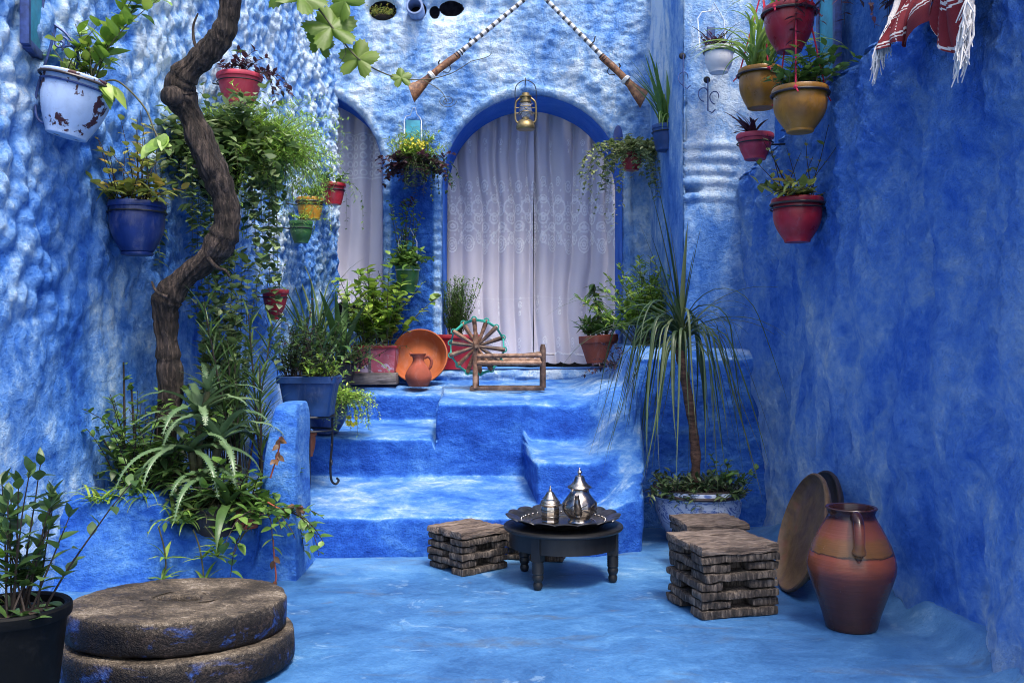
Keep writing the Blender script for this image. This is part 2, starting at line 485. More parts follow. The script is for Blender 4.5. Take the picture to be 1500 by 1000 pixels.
def delft_mat():
    a = NM('blue_white_painted_ceramic')
    v = a.coord((1, 1, 1.4))
    n = a.noise(5, 3, 0.55, v, 2.2)
    wv = a.math('FRACT', a.math('MULTIPLY', n, 6.0))
    k = a.ramp(wv, [(0.34, (0, 0, 0)), (0.46, (1, 1, 1)), (0.58, (1, 1, 1)), (0.70, (0, 0, 0))])
    base = a.ramp(a.noise(5, 5, 0.6), [(0.3, (0.30, 0.38, 0.58)), (0.7, (0.60, 0.66, 0.76))])
    c = a.mix(a.math('MULTIPLY', k, 0.85), base, (0.025, 0.09, 0.36))
    d = a.ramp(a.noise(18, 6, 0.7), [(0.55, (0, 0, 0)), (0.66, (1, 1, 1))])
    c = a.mix(a.math('MULTIPLY', d, 0.7), c, (0.05, 0.06, 0.10))
    a.setp('Base Color', c)
    a.setp('Roughness', 0.4)
    a.bump(n, 0.3, 0.01)
    return a.m


M['delft'] = delft_mat()


def curtain_mat():
    a = NM('sheer_white_embroidered_cloth')
    at = a.attr('tone')
    n = a.noise(160, 2, 0.6, a.coord((1, 1, 1)))
    base = a.mix(n, (0.66, 0.62, 0.69), (0.75, 0.71, 0.77))
    c = a.mix(at, base, (0.96, 0.95, 0.97))
    a.setp('Base Color', c)
    a.setp('Roughness', 0.85)
    a.setp('Specular IOR Level', 0.2)
    tr = a.n('ShaderNodeBsdfTranslucent')
    a.l(c, tr.inputs[0])
    mx = a.n('ShaderNodeMixShader')
    mx.inputs[0].default_value = 0.18
    a.l(a.p.outputs[0], mx.inputs[1])
    a.l(tr.outputs[0], mx.inputs[2])
    a.l(mx.outputs[0], a.out.inputs[0])
    b = a.bump(at, 0.4, 0.006)
    a.bump(n, 0.15, 0.002, b)
    return a.m


M['curtain'] = curtain_mat()


def cloth_mat():
    a = NM('red_striped_woven_cloth')
    g = a.attr('tone')
    n = a.noise(220, 2, 0.6)
    c = a.ramp(g, [(0.0, (0.20, 0.007, 0.014)), (0.49, (0.22, 0.010, 0.018)), (0.5, (0.75, 0.70, 0.66)), (1.0, (0.75, 0.70, 0.66))], 'CONSTANT')
    c = a.mix(a.math('MULTIPLY', n, 0.5), c, (0.03, 0.006, 0.01))
    a.setp('Base Color', c)
    a.setp('Roughness', 0.95)
    a.bump(n, 0.6, 0.004)
    return a.m


M['cloth'] = cloth_mat()
M['fringe'] = simple('cream_cotton_fringe', (0.68, 0.65, 0.62), 0.95, 0, 0.15, 90)


def glass_mat():
    a = NM('lantern_glass')
    a.setp('Base Color', (0.9, 0.93, 0.95))
    a.setp('Roughness', 0.05)
    a.setp('Transmission Weight', 0.9)
    a.setp('IOR', 1.3)
    return a.m


M['glass'] = glass_mat()


def band_mat():
    a = NM('banded_bone_and_black_barrel')
    tc = a.n('ShaderNodeTexCoord')
    sx = a.n('ShaderNodeSeparateXYZ')
    a.l(tc.outputs['Object'], sx.inputs[0])
    k = a.math('FRACT', a.math('MULTIPLY', sx.outputs['X'], 17.0))
    c = a.ramp(k, [(0.0, (0.60, 0.59, 0.58)), (0.55, (0.62, 0.61, 0.60)), (0.62, (0.03, 0.03, 0.035)), (0.93, (0.03, 0.03, 0.035)), (0.98, (0.6, 0.59, 0.58))])
    d = a.ramp(a.noise(60, 4, 0.6), [(0.55, (0, 0, 0)), (0.65, (1, 1, 1))])
    c = a.mix(a.math('MULTIPLY', d, 0.45), c, (0.12, 0.10, 0.09))
    a.setp('Base Color', c)
    a.setp('Roughness', 0.5)
    return a.m


M['bands'] = band_mat()


# ------------------------------------------------------------------ object helpers
def link(name, mesh, parent=None):
    o = bpy.data.objects.new(name, mesh)
    COL.objects.link(o)
    if parent is not None:
        o.parent = parent
    return o


def tag(o, label, cat, group=None, kind=None):
    o['label'] = label
    o['category'] = cat
    if group:
        o['group'] = group
    if kind:
        o['kind'] = kind
    return o


def thing(name, label, cat, loc=(0, 0, 0), rot=(0, 0, 0), group=None):
    o = bpy.data.objects.new(name, None)
    COL.objects.link(o)
    o.location = loc
    o.rotation_euler = rot
    o.empty_display_size = 0.1
    return tag(o, label, cat, group)


def grid_obj(name, P, mats, parent=None, tone=None, keep=None, mi=None, wrap=False, smooth=True):
    """P: (nu, nv, 3) array of points"""
    nu, nv = P.shape[:2]
    idx = np.arange(nu * nv).reshape(nu, nv)
    a, b, c, d = idx[:-1, :-1], idx[1:, :-1], idx[1:, 1:], idx[:-1, 1:]
    q = np.stack([a, b, c, d], -1).reshape(-1, 4)
    if keep is not None:
        q = q[keep.reshape(-1)]
    me = bpy.data.meshes.new(name)
    me.from_pydata(P.reshape(-1, 3).tolist(), [], q.tolist())
    for m in (mats if isinstance(mats, list) else [mats]):
        me.materials.append(m)
    if tone is not None:
        at = me.attributes.new('tone', 'FLOAT', 'POINT')
        at.data.foreach_set('value', np.asarray(tone, np.float32).reshape(-1))
    if mi is not None:
        me.polygons.foreach_set('material_index', np.asarray(mi, np.int32).reshape(-1))
    me.polygons.foreach_set('use_smooth', np.ones(len(me.polygons), bool))
    if keep is not None:
        bm = bmesh.new(); bm.from_mesh(me)
        bmesh.ops.delete(bm, geom=[v for v in bm.verts if not v.link_faces], context='VERTS')
        bm.to_mesh(me); bm.free()
    me.update()
    return link(name, me, parent)


def perp(d):
    d = d.normalized()
    u = d.cross(Vector((0, 0, 1)))
    if u.length < 1e-3:
        u = Vector((1, 0, 0))
    u.normalize()
    return u, d.cross(u).normalized()


class MB:
    def __init__(s):
        s.v = []; s.f = []; s.mi = []

    def add(s, vs, fs, mi=0):
        o = len(s.v)
        s.v.extend([tuple(p) for p in vs])
        for f in fs:
            s.f.append(tuple(i + o for i in f))
            s.mi.append(mi)

    def tube(s, path, rad, n=6, mi=0, cap=True, rfn=None):
        path = [Vector(p) for p in path]
        k = len(path)
        if not hasattr(rad, '__len__'):
            rad = [rad] * k
        vs = []; fs = []
        u = None
        for i, p in enumerate(path):
            d = (path[min(i + 1, k - 1)] - path[max(i - 1, 0)])
            if d.length < 1e-9:
                d = Vector((0, 0, 1))
            d.normalize()
            if u is None:
                u, _ = perp(d)
            else:
                u = u - d * u.dot(d)
                if u.length < 1e-6:
                    u, _ = perp(d)
                u.normalize()
            w = d.cross(u)
            for j in range(n):
                a = 2 * PI * j / n
                r = rad[i] * (rfn(i, a) if rfn else 1)
                vs.append(p + (u * math.cos(a) + w * math.sin(a)) * r)
        for i in range(k - 1):
            for j in range(n):
                fs.append((i * n + j, i * n + (j + 1) % n, (i + 1) * n + (j + 1) % n, (i + 1) * n + j))
        if cap:
            fs.append(tuple(reversed(range(n))))
            fs.append(tuple((k - 1) * n + j for j in range(n)))
        s.add(vs, fs, mi)
        return s

    def lathe(s, prof, n=32, mi=0, c=(0, 0, 0), fn=None, sx=1, sy=1):
        vs = []; fs = []; rings = []
        for r, z in prof:
            if r < 1e-5:
                rings.append([len(vs)])
                vs.append((c[0], c[1], c[2] + z))
            else:
                st = len(vs)
                for j in range(n):
                    a = 2 * PI * j / n
                    rr, zz = (fn(r, z, a) if fn else (r, z))
                    vs.append((c[0] + rr * math.cos(a) * sx, c[1] + rr * math.sin(a) * sy, c[2] + zz))
                rings.append(list(range(st, st + n)))
        for a, b in zip(rings[:-1], rings[1:]):
            if len(a) == 1 and len(b) == 1:
                continue
            for j in range(n):
                j2 = (j + 1) % n
                if len(a) == 1:
                    fs.append((a[0], b[j2], b[j]))
                elif len(b) == 1:
                    fs.append((a[j], a[j2], b[0]))
                else:
                    fs.append((a[j], a[j2], b[j2], b[j]))
        s.add(vs, fs, mi)
        return s

    def torus(s, c, r, t, n=28, m=6, axis='z', mi=0):
        pts = []
        c = Vector(c)
        for i in range(n + 1):
            a = 2 * PI * i / n
            if axis == 'z':
                pts.append(c + Vector((r * math.cos(a), r * math.sin(a), 0)))
            elif axis == 'y':
                pts.append(c + Vector((r * math.cos(a), 0, r * math.sin(a))))
            else:
                pts.append(c + Vector((0, r * math.cos(a), r * math.sin(a))))
        return s.tube(pts, t, m, mi, cap=False)

    def box(s, c, size, rot=None, mi=0):
        c = Vector(c); h = Vector(size) / 2
        vs = [Vector((sx * h.x, sy * h.y, sz * h.z)) for sx in (-1, 1) for sy in (-1, 1) for sz in (-1, 1)]
        if rot is not None:
            vs = [rot @ v for v in vs]
        s.add([v + c for v in vs], [(0, 1, 3, 2), (4, 6, 7, 5), (0, 4, 5, 1), (2, 3, 7, 6), (0, 2, 6, 4), (1, 5, 7, 3)], mi)
        return s

    def ball(s, c, r, n=12, m=8, mi=0, sz=1.0):
        return s.lathe([(r * math.sin(PI * i / m), -r * sz * math.cos(PI * i / m)) for i in range(m + 1)], n, mi, c)

    # --- leaves
    def leaf(s, base, d, up, L, Wd, curl=0.3, fold=0.25, k=4, shape=1.0, mi=0):
        base = Vector(base); d = Vector(d).normalized()
        side = d.cross(up)
        if side.length < 1e-3:
            side = d.cross(Vector((1, 0.2, 0)))
        side.normalize()
        nrm = side.cross(d).normalized()
        vs = []; fs = []
        for i in range(k + 1):
            t = i / k
            p = base + d * (L * t) - nrm * (curl * L * t * t)
            w = Wd * 0.5 * math.sin(PI * min(1, (0.06 + 0.94 * t) ** shape)) if i < k else Wd * 0.02
            w = max(w, Wd * 0.03)
            f = fold * w
            vs += [p - side * w + nrm * f, p, p + side * w + nrm * f]
        for i in range(k):
            o = i * 3
            fs += [(o, o + 1, o + 4, o + 3), (o + 1, o + 2, o + 5, o + 4)]
        s.add(vs, fs, mi)
        return s

    def strap(s, base, az, th, L, Wd, bend, k=9, fold=0.35, tip=0.02, azw=0.0, teeth=False, mi=0, maxth=2.9, base_w=0.75, pw=1.3):
        p = Vector(base); vs = []; fs = []
        pts = []
        for i in range(k + 1):
            t = i / k
            d = Vector((math.sin(th) * math.cos(az), math.sin(th) * math.sin(az), math.cos(th)))
            sd = Vector((-math.sin(az), math.cos(az), 0))
            nr = sd.cross(d).normalized()
            if nr.z < 0 and th < PI / 2:
                nr = -nr
            w = Wd * 0.5 * (base_w + (1 - base_w) * math.sin(PI * min(1, t * 1.6) / 2)) * max(tip, 1 - t ** (pw * 1.7))
            vs += [p - sd * w + nr * w * fold, p, p + sd * w + nr * w * fold]
            pts.append((p.copy(), sd, nr, w, d))
            p = p + d * (L / k)
            th = min(maxth, th + bend(t) if callable(bend) else th + bend)
            az += azw
        for i in range(k):
            o = i * 3
            fs += [(o, o + 1, o + 4, o + 3), (o + 1, o + 2, o + 5, o + 4)]
        s.add(vs, fs, mi)
        if teeth:
            for i in range(1, k):
                q, sd, nr, w, d = pts[i]
                for sg in (-1, 1):
                    for h in (0, 0.5):
                        e = q + sd * sg * w * 0.97 + nr * w * fold + d * (h * L / k)
                        s.add([e - d * 0.005, e + d * 0.005, e + sd * sg * 0.009 + d * 0.004], [(0, 1, 2)], mi)
        return s

    def xf(s, Mx, i0=0):
        for i in range(i0, len(s.v)):
            s.v[i] = tuple(Mx @ Vector(s.v[i]))
        return s

    def build(s, name, mats, parent=None, smooth=True, sharp=40, bevel=0, tone=None, merge=False):
        me = bpy.data.meshes.new(name)
        me.from_pydata(s.v, [], s.f)
        mats = mats if isinstance(mats, list) else [mats]
        for m in mats:
            me.materials.append(M[m] if isinstance(m, str) else m)
        me.polygons.foreach_set('material_index', s.mi)
        if bevel or merge:
            bm = bmesh.new(); bm.from_mesh(me)
            if merge:
                bmesh.ops.remove_doubles(bm, verts=bm.verts, dist=1e-5)
            if bevel:
                es = [e for e in bm.edges if len(e.link_faces) == 2 and e.calc_face_angle(0) > 0.6]
                bmesh.ops.bevel(bm, geom=es, offset=bevel, segments=2, affect='EDGES', profile=0.6)
            bm.to_mesh(me); bm.free()
        if smooth:
            me.polygons.foreach_set('use_smooth', [True] * len(me.polygons))
            if sharp:
                me.set_sharp_from_angle(angle=R(sharp))
        if tone is not None:
            at = me.attributes.new('tone', 'FLOAT', 'POINT')
            at.data.foreach_set('value', [tone(v.co) for v in me.vertices])
        me.update()
        return link(name, me, parent)


def U(a, b):
    return random.uniform(a, b)


def shoots(fol, stm, base, n, L, th, bend, lL, lW, step, az=(0, 2 * PI), rad=0.003, spread=0.02, up=0.4,
           curl=0.3, jit=0.25, k=4, shape=0.9, pair=False, from_t=0.15, maxth=2.8, tiplet=False, smi=0, wob=0.25, fold=0.25):
    """n leafy shoots from base; th start angle from vertical, bend added per metre"""
    for _ in range(n):
        a = U(*az)
        t0 = U(*th)
        ln = U(*L)
        bd = U(*bend)
        p = Vector(base) + Vector((U(-spread, spread), U(-spread, spread), 0))
        segs = max(4, int(ln / 0.035))
        sl = ln / segs
        path = [p.copy()]
        acc = 0
        side = random.choice((-1, 1))
        for i in range(segs):
            d = Vector((math.sin(t0) * math.cos(a), math.sin(t0) * math.sin(a), math.cos(t0)))
            p = p + d * sl
            path.append(p.copy())
            t0 = min(maxth, max(0.02, t0 + bd * sl + U(-jit, jit) * sl * 3))
            a += U(-wob, wob)
            acc += sl
            if i / segs >= from_t:
                while acc >= step:
                    acc -= step
                    side = -side
                    for sg in ((1, -1) if pair else (side,)):
                        u, w = perp(d)
                        ang = U(-0.9, 0.9) + (0 if sg > 0 else PI)
                        o = (u * math.cos(ang) + w * math.sin(ang))
                        dd = (o + d * U(0.2, 0.7) + Vector((0, 0, U(-0.3, 1) * up))).normalized()
                        sc = U(0.65, 1.15)
                        q = p - d * U(0, sl)
                        fol.leaf(q, dd, Vector((U(-.3, .3), U(-.3, .3), 1)), U(*lL) * sc, U(*lW) * sc, U(0, curl), fold, k, shape)
        if tiplet:
            for j in range(3):
                dd = (d + Vector((U(-.6, .6), U(-.6, .6), U(-.2, .5)))).normalized()
                fol.leaf(p, dd, Vector((0, 0.1, 1)), U(*lL) * .8, U(*lW) * .7, 0.2, fold, k, shape)
        if stm is not None:
            stm.tube(path, [rad * (1 - 0.6 * i / segs) for i in range(segs + 1)], 5, smi)


def pot_profile(rt, rb, h, lip=0.012, liph=0.03, bulge=0.0, soil=0.025, foot=0.0):
    pr = [(0, 0), (rb * 0.96, 0), (rb, 0.006)]
    if foot:
        pr += [(rb, foot), (rb - 0.006, foot + 0.004)]
    n = 9
    z0 = max(foot + 0.006, 0.01); z1 = h - liph
    for i in range(n + 1):
        t = i / n
        r = rb + (rt - rb) * t + bulge * math.sin(PI * t)
        pr.append((r, z0 + (z1 - z0) * t))
    pr += [(rt + lip * 0.8, z1 + 0.002), (rt + lip, z1 + 0.008), (rt + lip, h - 0.006), (rt + lip * 0.6, h), (rt - 0.002, h),
           (rt - 0.008, h - 0.006), (rt - 0.010, h - soil), (0, h - soil)]
    return pr


def make_pot(t, rt, rb, h, mat, lip=0.012, liph=0.03, bulge=0.0, soil=0.025, foot=0.0, rim=None, seg=40):
    m = MB()
    m.lathe(pot_profile(rt, rb, h, lip, liph, bulge, soil, foot), seg)
    p = m.build('pot', mat, t, sharp=35)
    so = MB()
    def fn(r, z, a):
        return r, z + 0.008 * mnoise.noise((r * 40 * math.cos(a), r * 40 * math.sin(a), rt * 50))
    so.lathe([(rt - 0.009, h - soil - 0.002), (rt * 0.85, h - soil + 0.006), (rt * 0.55, h - soil + 0.012), (rt * 0.25, h - soil + 0.014), (0, h - soil + 0.016)], 24, 0, (0, 0, 0), fn)
    so.build('soil', 'soil', t)
    if rim:
        r_ = MB()
        r_.torus((0, 0, h - liph), rt + lip + 0.002, 0.006, 36, 6)
        r_.build('rim_ring', rim, t)
    return p



LW = lambda D: -2.891 + 0.2029 * D          # rough wall, x at depth D
RW = lambda D: 1.85 - 0.0667 * D            # deep blue wall, x at depth D

# ------------------------------------------------------------------ ground
gx, gy = np.meshgrid(np.concatenate([np.linspace(-3.2, 1.1, 110), np.linspace(1.12, 2.0, 90), np.linspace(2.05, 3.0, 8)]), np.linspace(-7.0, 8.6, 420), indexing='ij')
gz = 0.012 * fbm(gx * 1.2, gy * 1.2, 3, 4) + 0.004 * fbm(gx * 9, gy * 9, 5, 3)
wd_ = RW(gy) - gx + 0.08 * fbm(gy * 3.1, gx * 0, 4, 3) + 0.04 * fbm(gx * 9, gy * 9, 6, 2)
gz = gz + 0.09 * sstep(0.13, -0.04, wd_) ** 2 * sstep(5.7, 5.3, gy)
edge = sstep(0.50, 0.10, wd_)
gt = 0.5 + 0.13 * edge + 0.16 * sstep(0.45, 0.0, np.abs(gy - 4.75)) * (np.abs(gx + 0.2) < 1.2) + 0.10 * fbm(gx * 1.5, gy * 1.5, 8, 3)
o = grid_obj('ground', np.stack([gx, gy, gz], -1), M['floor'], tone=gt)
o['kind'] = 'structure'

# ------------------------------------------------------------------ rough knobbly wall (left side of the court)
d_, z_ = np.meshgrid(np.linspace(1.2, 7.42, 470), np.linspace(-0.05, 3.85, 310), indexing='ij')
wx = d_ + 0.05 * fbm(d_ * 7, z_ * 7, 21, 2); wz = z_ + 0.05 * fbm(d_ * 7, z_ * 7, 22, 2)
fine = sstep(4.2, 6.2, d_)
k1 = worley(wx * 13.5, wz * 10.0, 31)
k2 = worley(wx * 21.0, wz * 15.0, 32)
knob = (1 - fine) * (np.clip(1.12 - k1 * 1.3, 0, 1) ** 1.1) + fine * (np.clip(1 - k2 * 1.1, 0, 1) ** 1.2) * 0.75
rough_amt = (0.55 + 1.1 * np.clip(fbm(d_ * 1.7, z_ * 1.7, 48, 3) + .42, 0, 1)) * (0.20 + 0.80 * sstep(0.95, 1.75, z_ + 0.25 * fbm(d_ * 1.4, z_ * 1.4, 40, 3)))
h_ = 0.044 * knob * rough_amt + 0.09 * fbm(d_ * 1.1, z_ * 1.1, 41, 3) + 0.035 * fbm(d_ * 4.2, z_ * 3.2, 42, 3) + 0.006 * fbm(d_ * 30, z_ * 30, 43, 2)
h_ -= 0.02 * np.clip(0.36 - worley(d_ * 5.5, z_ * 3.6, 47), 0, 1) * 2.4 * sstep(0.6, 1.2, z_)
nx_, ny_ = 0.98, -0.199
P = np.stack([-2.891 + 0.2029 * d_ + nx_ * h_, d_ + ny_ * h_, z_], -1)
t_ = 0.51 + 0.20 * sstep(1.2, 2.6, z_) + 0.12 * sstep(4.2, 6.8, d_) + 0.3 * fbm(d_ * 1.5, z_ * 1.3, 45, 4) - 0.16 * sstep(0.45, 0.1, knob) * rough_amt + 0.08 + 0.10 * sstep(1.3, 0.7, z_) - 0.35 * sstep(0.12, 0.28, fbm(d_ * 1.1 + 5, z_ * 1.3, 49, 3)) * sstep(1.9, 1.2, z_)  # pockets between knobs painted darker as shade; raised knobs keep dry-brushed pale paint
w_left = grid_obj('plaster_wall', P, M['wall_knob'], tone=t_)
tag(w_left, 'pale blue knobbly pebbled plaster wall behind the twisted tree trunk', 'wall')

# ------------------------------------------------------------------ arched wall at the back
WY = 7.37
AC, AR, AS = 0.158, 0.695, 2.30
BC, BR, BS = -1.65, 0.65, 2.40
SILL = 0.89
HOLES = [(-1.0, 3.66, 0.11, 0.075), (-0.735, 3.665, 0.072, 0.072), (-0.47, 3.68, 0.10, 0.06), (-0.60, 3.65, 0.04, 0.05)]


def arch_sdf(x, z, c, r, s, bottom):
    up = np.hypot(x - c, z - s) - r
    lo = np.abs(x - c) - r
    return np.maximum(np.where(z > s, up, lo), bottom - z)


def wall_sdf(x, z):
    s = arch_sdf(x, z, AC, AR, AS, SILL)
    s = np.minimum(s, arch_sdf(x, z, BC, BR, BS, 1.2))
    for cx, cz, a, b in HOLES:
        q = np.hypot((x - cx) / a, (z - cz) / b)
        s = np.minimum(s, (q - 1) * min(a, b))
    return s


x_, z_ = np.meshgrid(np.linspace(-1.75, 1.32, 300), np.linspace(0.55, 4.05, 341), indexing='ij')
sd = wall_sdf(x_, z_)
e = 1e-3
gxs = (wall_sdf(x_ + e, z_) - wall_sdf(x_ - e, z_)) / (2 * e)
gzs = (wall_sdf(x_, z_ + e) - wall_sdf(x_, z_ - e)) / (2 * e)
inside = sd < 0
wob = 0.012 * fbm(x_ * 7, z_ * 7, 51, 2)
xs = np.where(inside, x_ - gxs * sd, x_); zs = np.where(inside, z_ - gzs * sd, z_)
sd2 = np.maximum(wall_sdf(xs, zs), 0)
h_ = 0.030 * fbm(xs * 2.2, zs * 2.2, 52, 3) + 0.042 * fbm(xs * 8, zs * 12, 53, 4) + 0.012 * np.clip(0.8 - worley(xs * 13, zs * 19, 54), 0, 1)
# raised, brick-textured jambs of the pillar between the arches
jam = sstep(0.085, 0.055, sd2) * (zs < 3.1)
h_ = h_ * (1 - 0.3 * jam) + jam * (0.014 + 0.006 * np.sin(zs * 2 * PI / 0.085 + 14 * fbm(xs * 3, zs * 3, 55, 2)) * (zs < 2.5))
y_ = WY - h_ + 0.05 * np.exp(-sd2 / 0.02)
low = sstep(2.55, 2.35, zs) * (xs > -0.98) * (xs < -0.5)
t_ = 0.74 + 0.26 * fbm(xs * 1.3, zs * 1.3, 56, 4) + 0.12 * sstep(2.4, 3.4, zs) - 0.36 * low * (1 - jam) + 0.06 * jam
ins4 = inside[:-1, :-1] & inside[1:, :-1] & inside[1:, 1:] & inside[:-1, 1:]
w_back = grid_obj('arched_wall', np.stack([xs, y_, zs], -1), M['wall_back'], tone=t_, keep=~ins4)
tag(w_back, 'light blue rough plaster wall with a big curtained arch and half of a smaller one', 'wall')


def arch_strip(c, r, s, bottom, name, depth):
    pts = []
    n = 50
    for i in range(14):
        pts.append((c - r, bottom + (s - bottom) * i / 14, -1, 0))
    for i in range(n + 1):
        a = PI - PI * i / n
        pts.append((c + r * math.cos(a), s + r * math.sin(a), math.cos(a), math.sin(a)))
    for i in range(1, 15):
        pts.append((c + r, s + (bottom - s) * i / 14, 1, 0))
    for i in range(1, 20):
        pts.append((c + r - 2 * r * i / 20, bottom, 0, -1))
    pts.append(pts[0])
    pts = np.array(pts)
    ys = np.linspace(WY + 0.012, WY + depth, 16)
    a, b = np.meshgrid(np.arange(len(pts)), ys, indexing='ij')
    px, pz, nx, nz = [pts[a, k] for k in range(4)]
    n_ = 0.022 * fbm(px * 3 + b, pz * 3 + 2 * b, 61, 3) * sstep(WY + 0.01, WY + 0.1, b)
    P = np.stack([px + nx * n_, b, pz + nz * n_], -1)
    P[-1] = P[0]
    o = grid_obj(name, P, M['soffit'], w_back, tone=np.where(nz < -0.5, 0.60, 0.50) + 0.2 * fbm(px * 2, b * 4, 62, 2))
    return o


arch_strip(AC, AR, AS, SILL, 'arch_reveal', 0.53)
arch_strip(BC, BR, BS, 1.2, 'arch_reveal', 0.45)
m = MB()
m.box((-0.2, 9.4, 2.0), (4.2, 0.05, 4.0)); m.box((-0.2, 8.42, 3.98), (4.2, 2.0, 0.05)); m.box((-0.2, 8.6, 0.6), (4.2, 1.55, 0.05))
m.box((-2.3, 8.65, 2.4), (0.05, 1.5, 3.5)); m.box((1.9, 8.65, 2.4), (0.05, 1.5, 3.5))
m.build('dark_room', 'interior', w_back, smooth=False)
m = MB()
m.box((-0.75, 7.62, 3.66), (1.2, 0.04, 0.5)); m.box((-0.75, 7.52, 3.50), (1.1, 0.2, 0.03))
m.build('cavity', 'hole', w_back, smooth=False)

# ------------------------------------------------------------------ pillar at the right of the back wall
z_, u_ = np.meshgrid(np.linspace(0.4, 3.85, 290), np.linspace(0, 1, 130), indexing='ij')
L1, L2, L3 = 1.40, 0.42, 1.1
s_ = u_ * (L1 + L2 + 0.2)
fx = np.where(s_ < L1, 1.06 + 0.01 * s_ / L1, 1.07 + (s_ - L1))
fy = np.where(s_ < L1, 7.42 - s_, 6.02)
cor = np.exp(-np.abs(s_ - L1) / 0.05)
h_ = 0.03 * fbm(s_ * 2 + 4, z_ * 1.6, 71, 3) + 0.022 * fbm(s_ * 9, z_ * 7, 72, 3) - 0.03 * cor
for zc in (2.335, 2.255, 2.175, 2.10, 2.0):
    h_ = h_ + (0.008 + 0.014 * (fbm(s_ * 7, z_ * 0 + zc * 9, 75, 2) + .5)) * np.exp(-((z_ - zc + 0.03 * fbm(s_ * 5, z_ * 0 + zc, 73, 2)) / 0.024) ** 4) * (s_ > L1) * sstep(L1 + 0.40, L1 + 0.30, s_)
h_ = h_ - 0.05 * np.exp(-(((s_ - L1 - 0.07) / 0.05) ** 4 + ((z_ - 2.055) / 0.016) ** 4))
side = (s_ < L1)
P = np.stack([fx - h_ * np.where(side, 1, 0), fy - h_ * np.where(side, 0, 1), z_], -1)
t_ = 0.68 + 0.16 * sstep(1.0, 2.6, z_) + 0.35 * fbm(s_ * 1.7, z_ * 1.2, 74, 4)
w_pil = grid_obj('pillar', P, M['wall_back'], tone=t_)
tag(w_pil, 'light blue plastered pillar with brick ridges, between the arch and the deep blue wall', 'pillar')

# ------------------------------------------------------------------ deep blue wall on the right: low wall with sloping top, upper wall set back
d_, v_ = np.meshgrid(np.linspace(2.3, 6.03, 560), np.linspace(0, 1, 420), indexing='ij')
top = 2.17 + (5.98 - d_) * 0.13
lo_t = 0.80                                       # share of rows on the face
zf = np.where(v_ < lo_t, v_ / lo_t * top, top)
back = np.where(v_ < lo_t, 0, (v_ - lo_t) / (1 - lo_t) * 0.24)
wv = d_ + 0.10 * fbm(d_ * 2, zf * 2, 80, 3)
ridge = fbm(wv * 2.6, zf * 0.7, 81, 4)
h_ = 0.15 * ridge + 0.07 * fbm(d_ * 6, zf * 3.0, 82, 4) + 0.03 * fbm(d_ * 13, zf * 9, 88, 3) + 0.05 * (sstep(4.33, 4.39, wv) - sstep(4.39, 4.8, wv)) + 0.05 * (sstep(3.72, 3.8, wv) - sstep(3.8, 4.1, wv)) * sstep(1.9, 1.5, zf) + 0.032 * fbm(d_ * 26, zf * 24, 83, 4) * (0.35 + 1.0 * sstep(0.9, 1.5, zf + 0.5 * fbm(d_ * 1.5, zf * 1.5, 87, 3)))
h_ = h_ - 0.020 * np.clip(0.5 - worley(d_ * 7, zf * 6, 89), 0, 1) * 2 * sstep(1.3, 0.8, zf)
nic = np.hypot((d_ - 3.05) / 0.55, (zf - 1.25) / 0.62)
h_ = h_ - 0.05 * sstep(1.08, 0.90, nic)
h_ = h_ * np.where(v_ < lo_t, 1, 1 - back / 0.24)
rnd = 0.05 * np.exp(-(top - zf) / 0.03) * (v_ < lo_t) + 0.05 * (v_ >= lo_t)
P = np.stack([1.85 - 0.0667 * d_ - h_ + back + rnd * (v_ < lo_t), d_, zf - 0.045 * np.exp(-back / 0.04) * (v_ >= lo_t) - 0.045 * np.exp(-(top - zf) / 0.03) * (v_ < lo_t)], -1)
t_ = 0.66 + 0.14 * sstep(1.08, 0.9, nic) + 0.36 * fbm(wv * 2.2, zf * 1.3, 84, 5) + 0.25 * fbm(d_ * 0.9 + 3, zf * 0.9, 85, 3) + 0.12 * sstep(4.2, 5.6, d_) + 0.10 * sstep(0.22, 0.02, zf)
w_right = grid_obj('plaster_wall', P, M['wall_right'], tone=t_)
tag(w_right, 'deep blue streaky plaster wall with a sloping top, behind the brown clay jar', 'wall')
d_, z_ = np.meshgrid(np.linspace(0.8, 6.6, 190), np.linspace(2.0, 3.45, 66), indexing='ij')
h_ = 0.03 * fbm(d_ * 2, z_ * 2, 91, 3) + 0.03 * fbm(d_ * 8, z_ * 8, 92, 3)
P = np.stack([1.85 - 0.0667 * d_ + 0.2 - h_, d_, z_], -1)
o = grid_obj('upper_wall', P, M['wall_back'], w_right, tone=0.58 + 0.35 * fbm(d_ * 1.4, z_ * 1.4, 93, 4))

# ------------------------------------------------------------------ steps, platform and bank: one plastered mass
CT = {
    'L': [(4.87, -0.03), (4.90, .205), (5.86, .26), (5.90, .51), (6.64, .54), (6.70, .73), (7.41, .80)],
    'M': [(4.87, -0.03), (4.90, .205), (5.86, .26), (5.89, .42), (5.91, .57), (5.95, .72), (7.41, .80)],
    'R': [(4.87, -0.03), (4.90, .205), (5.17, .215), (5.22, .44), (5.90, .475), (6.00, .72), (7.41, .81)],
    'B': [(4.98, -0.03), (5.02, .25), (5.13, .40), (5.32, .50), (5.62, .66), (5.92, .80), (7.41, .87)],
    'W': [(5.66, -0.03), (5.69, .30), (5.71, .55), (5.73, .80), (5.77, .99), (5.86, 1.05), (7.41, 1.09)],
}
NS = [16, 44, 16, 34, 16, 40]


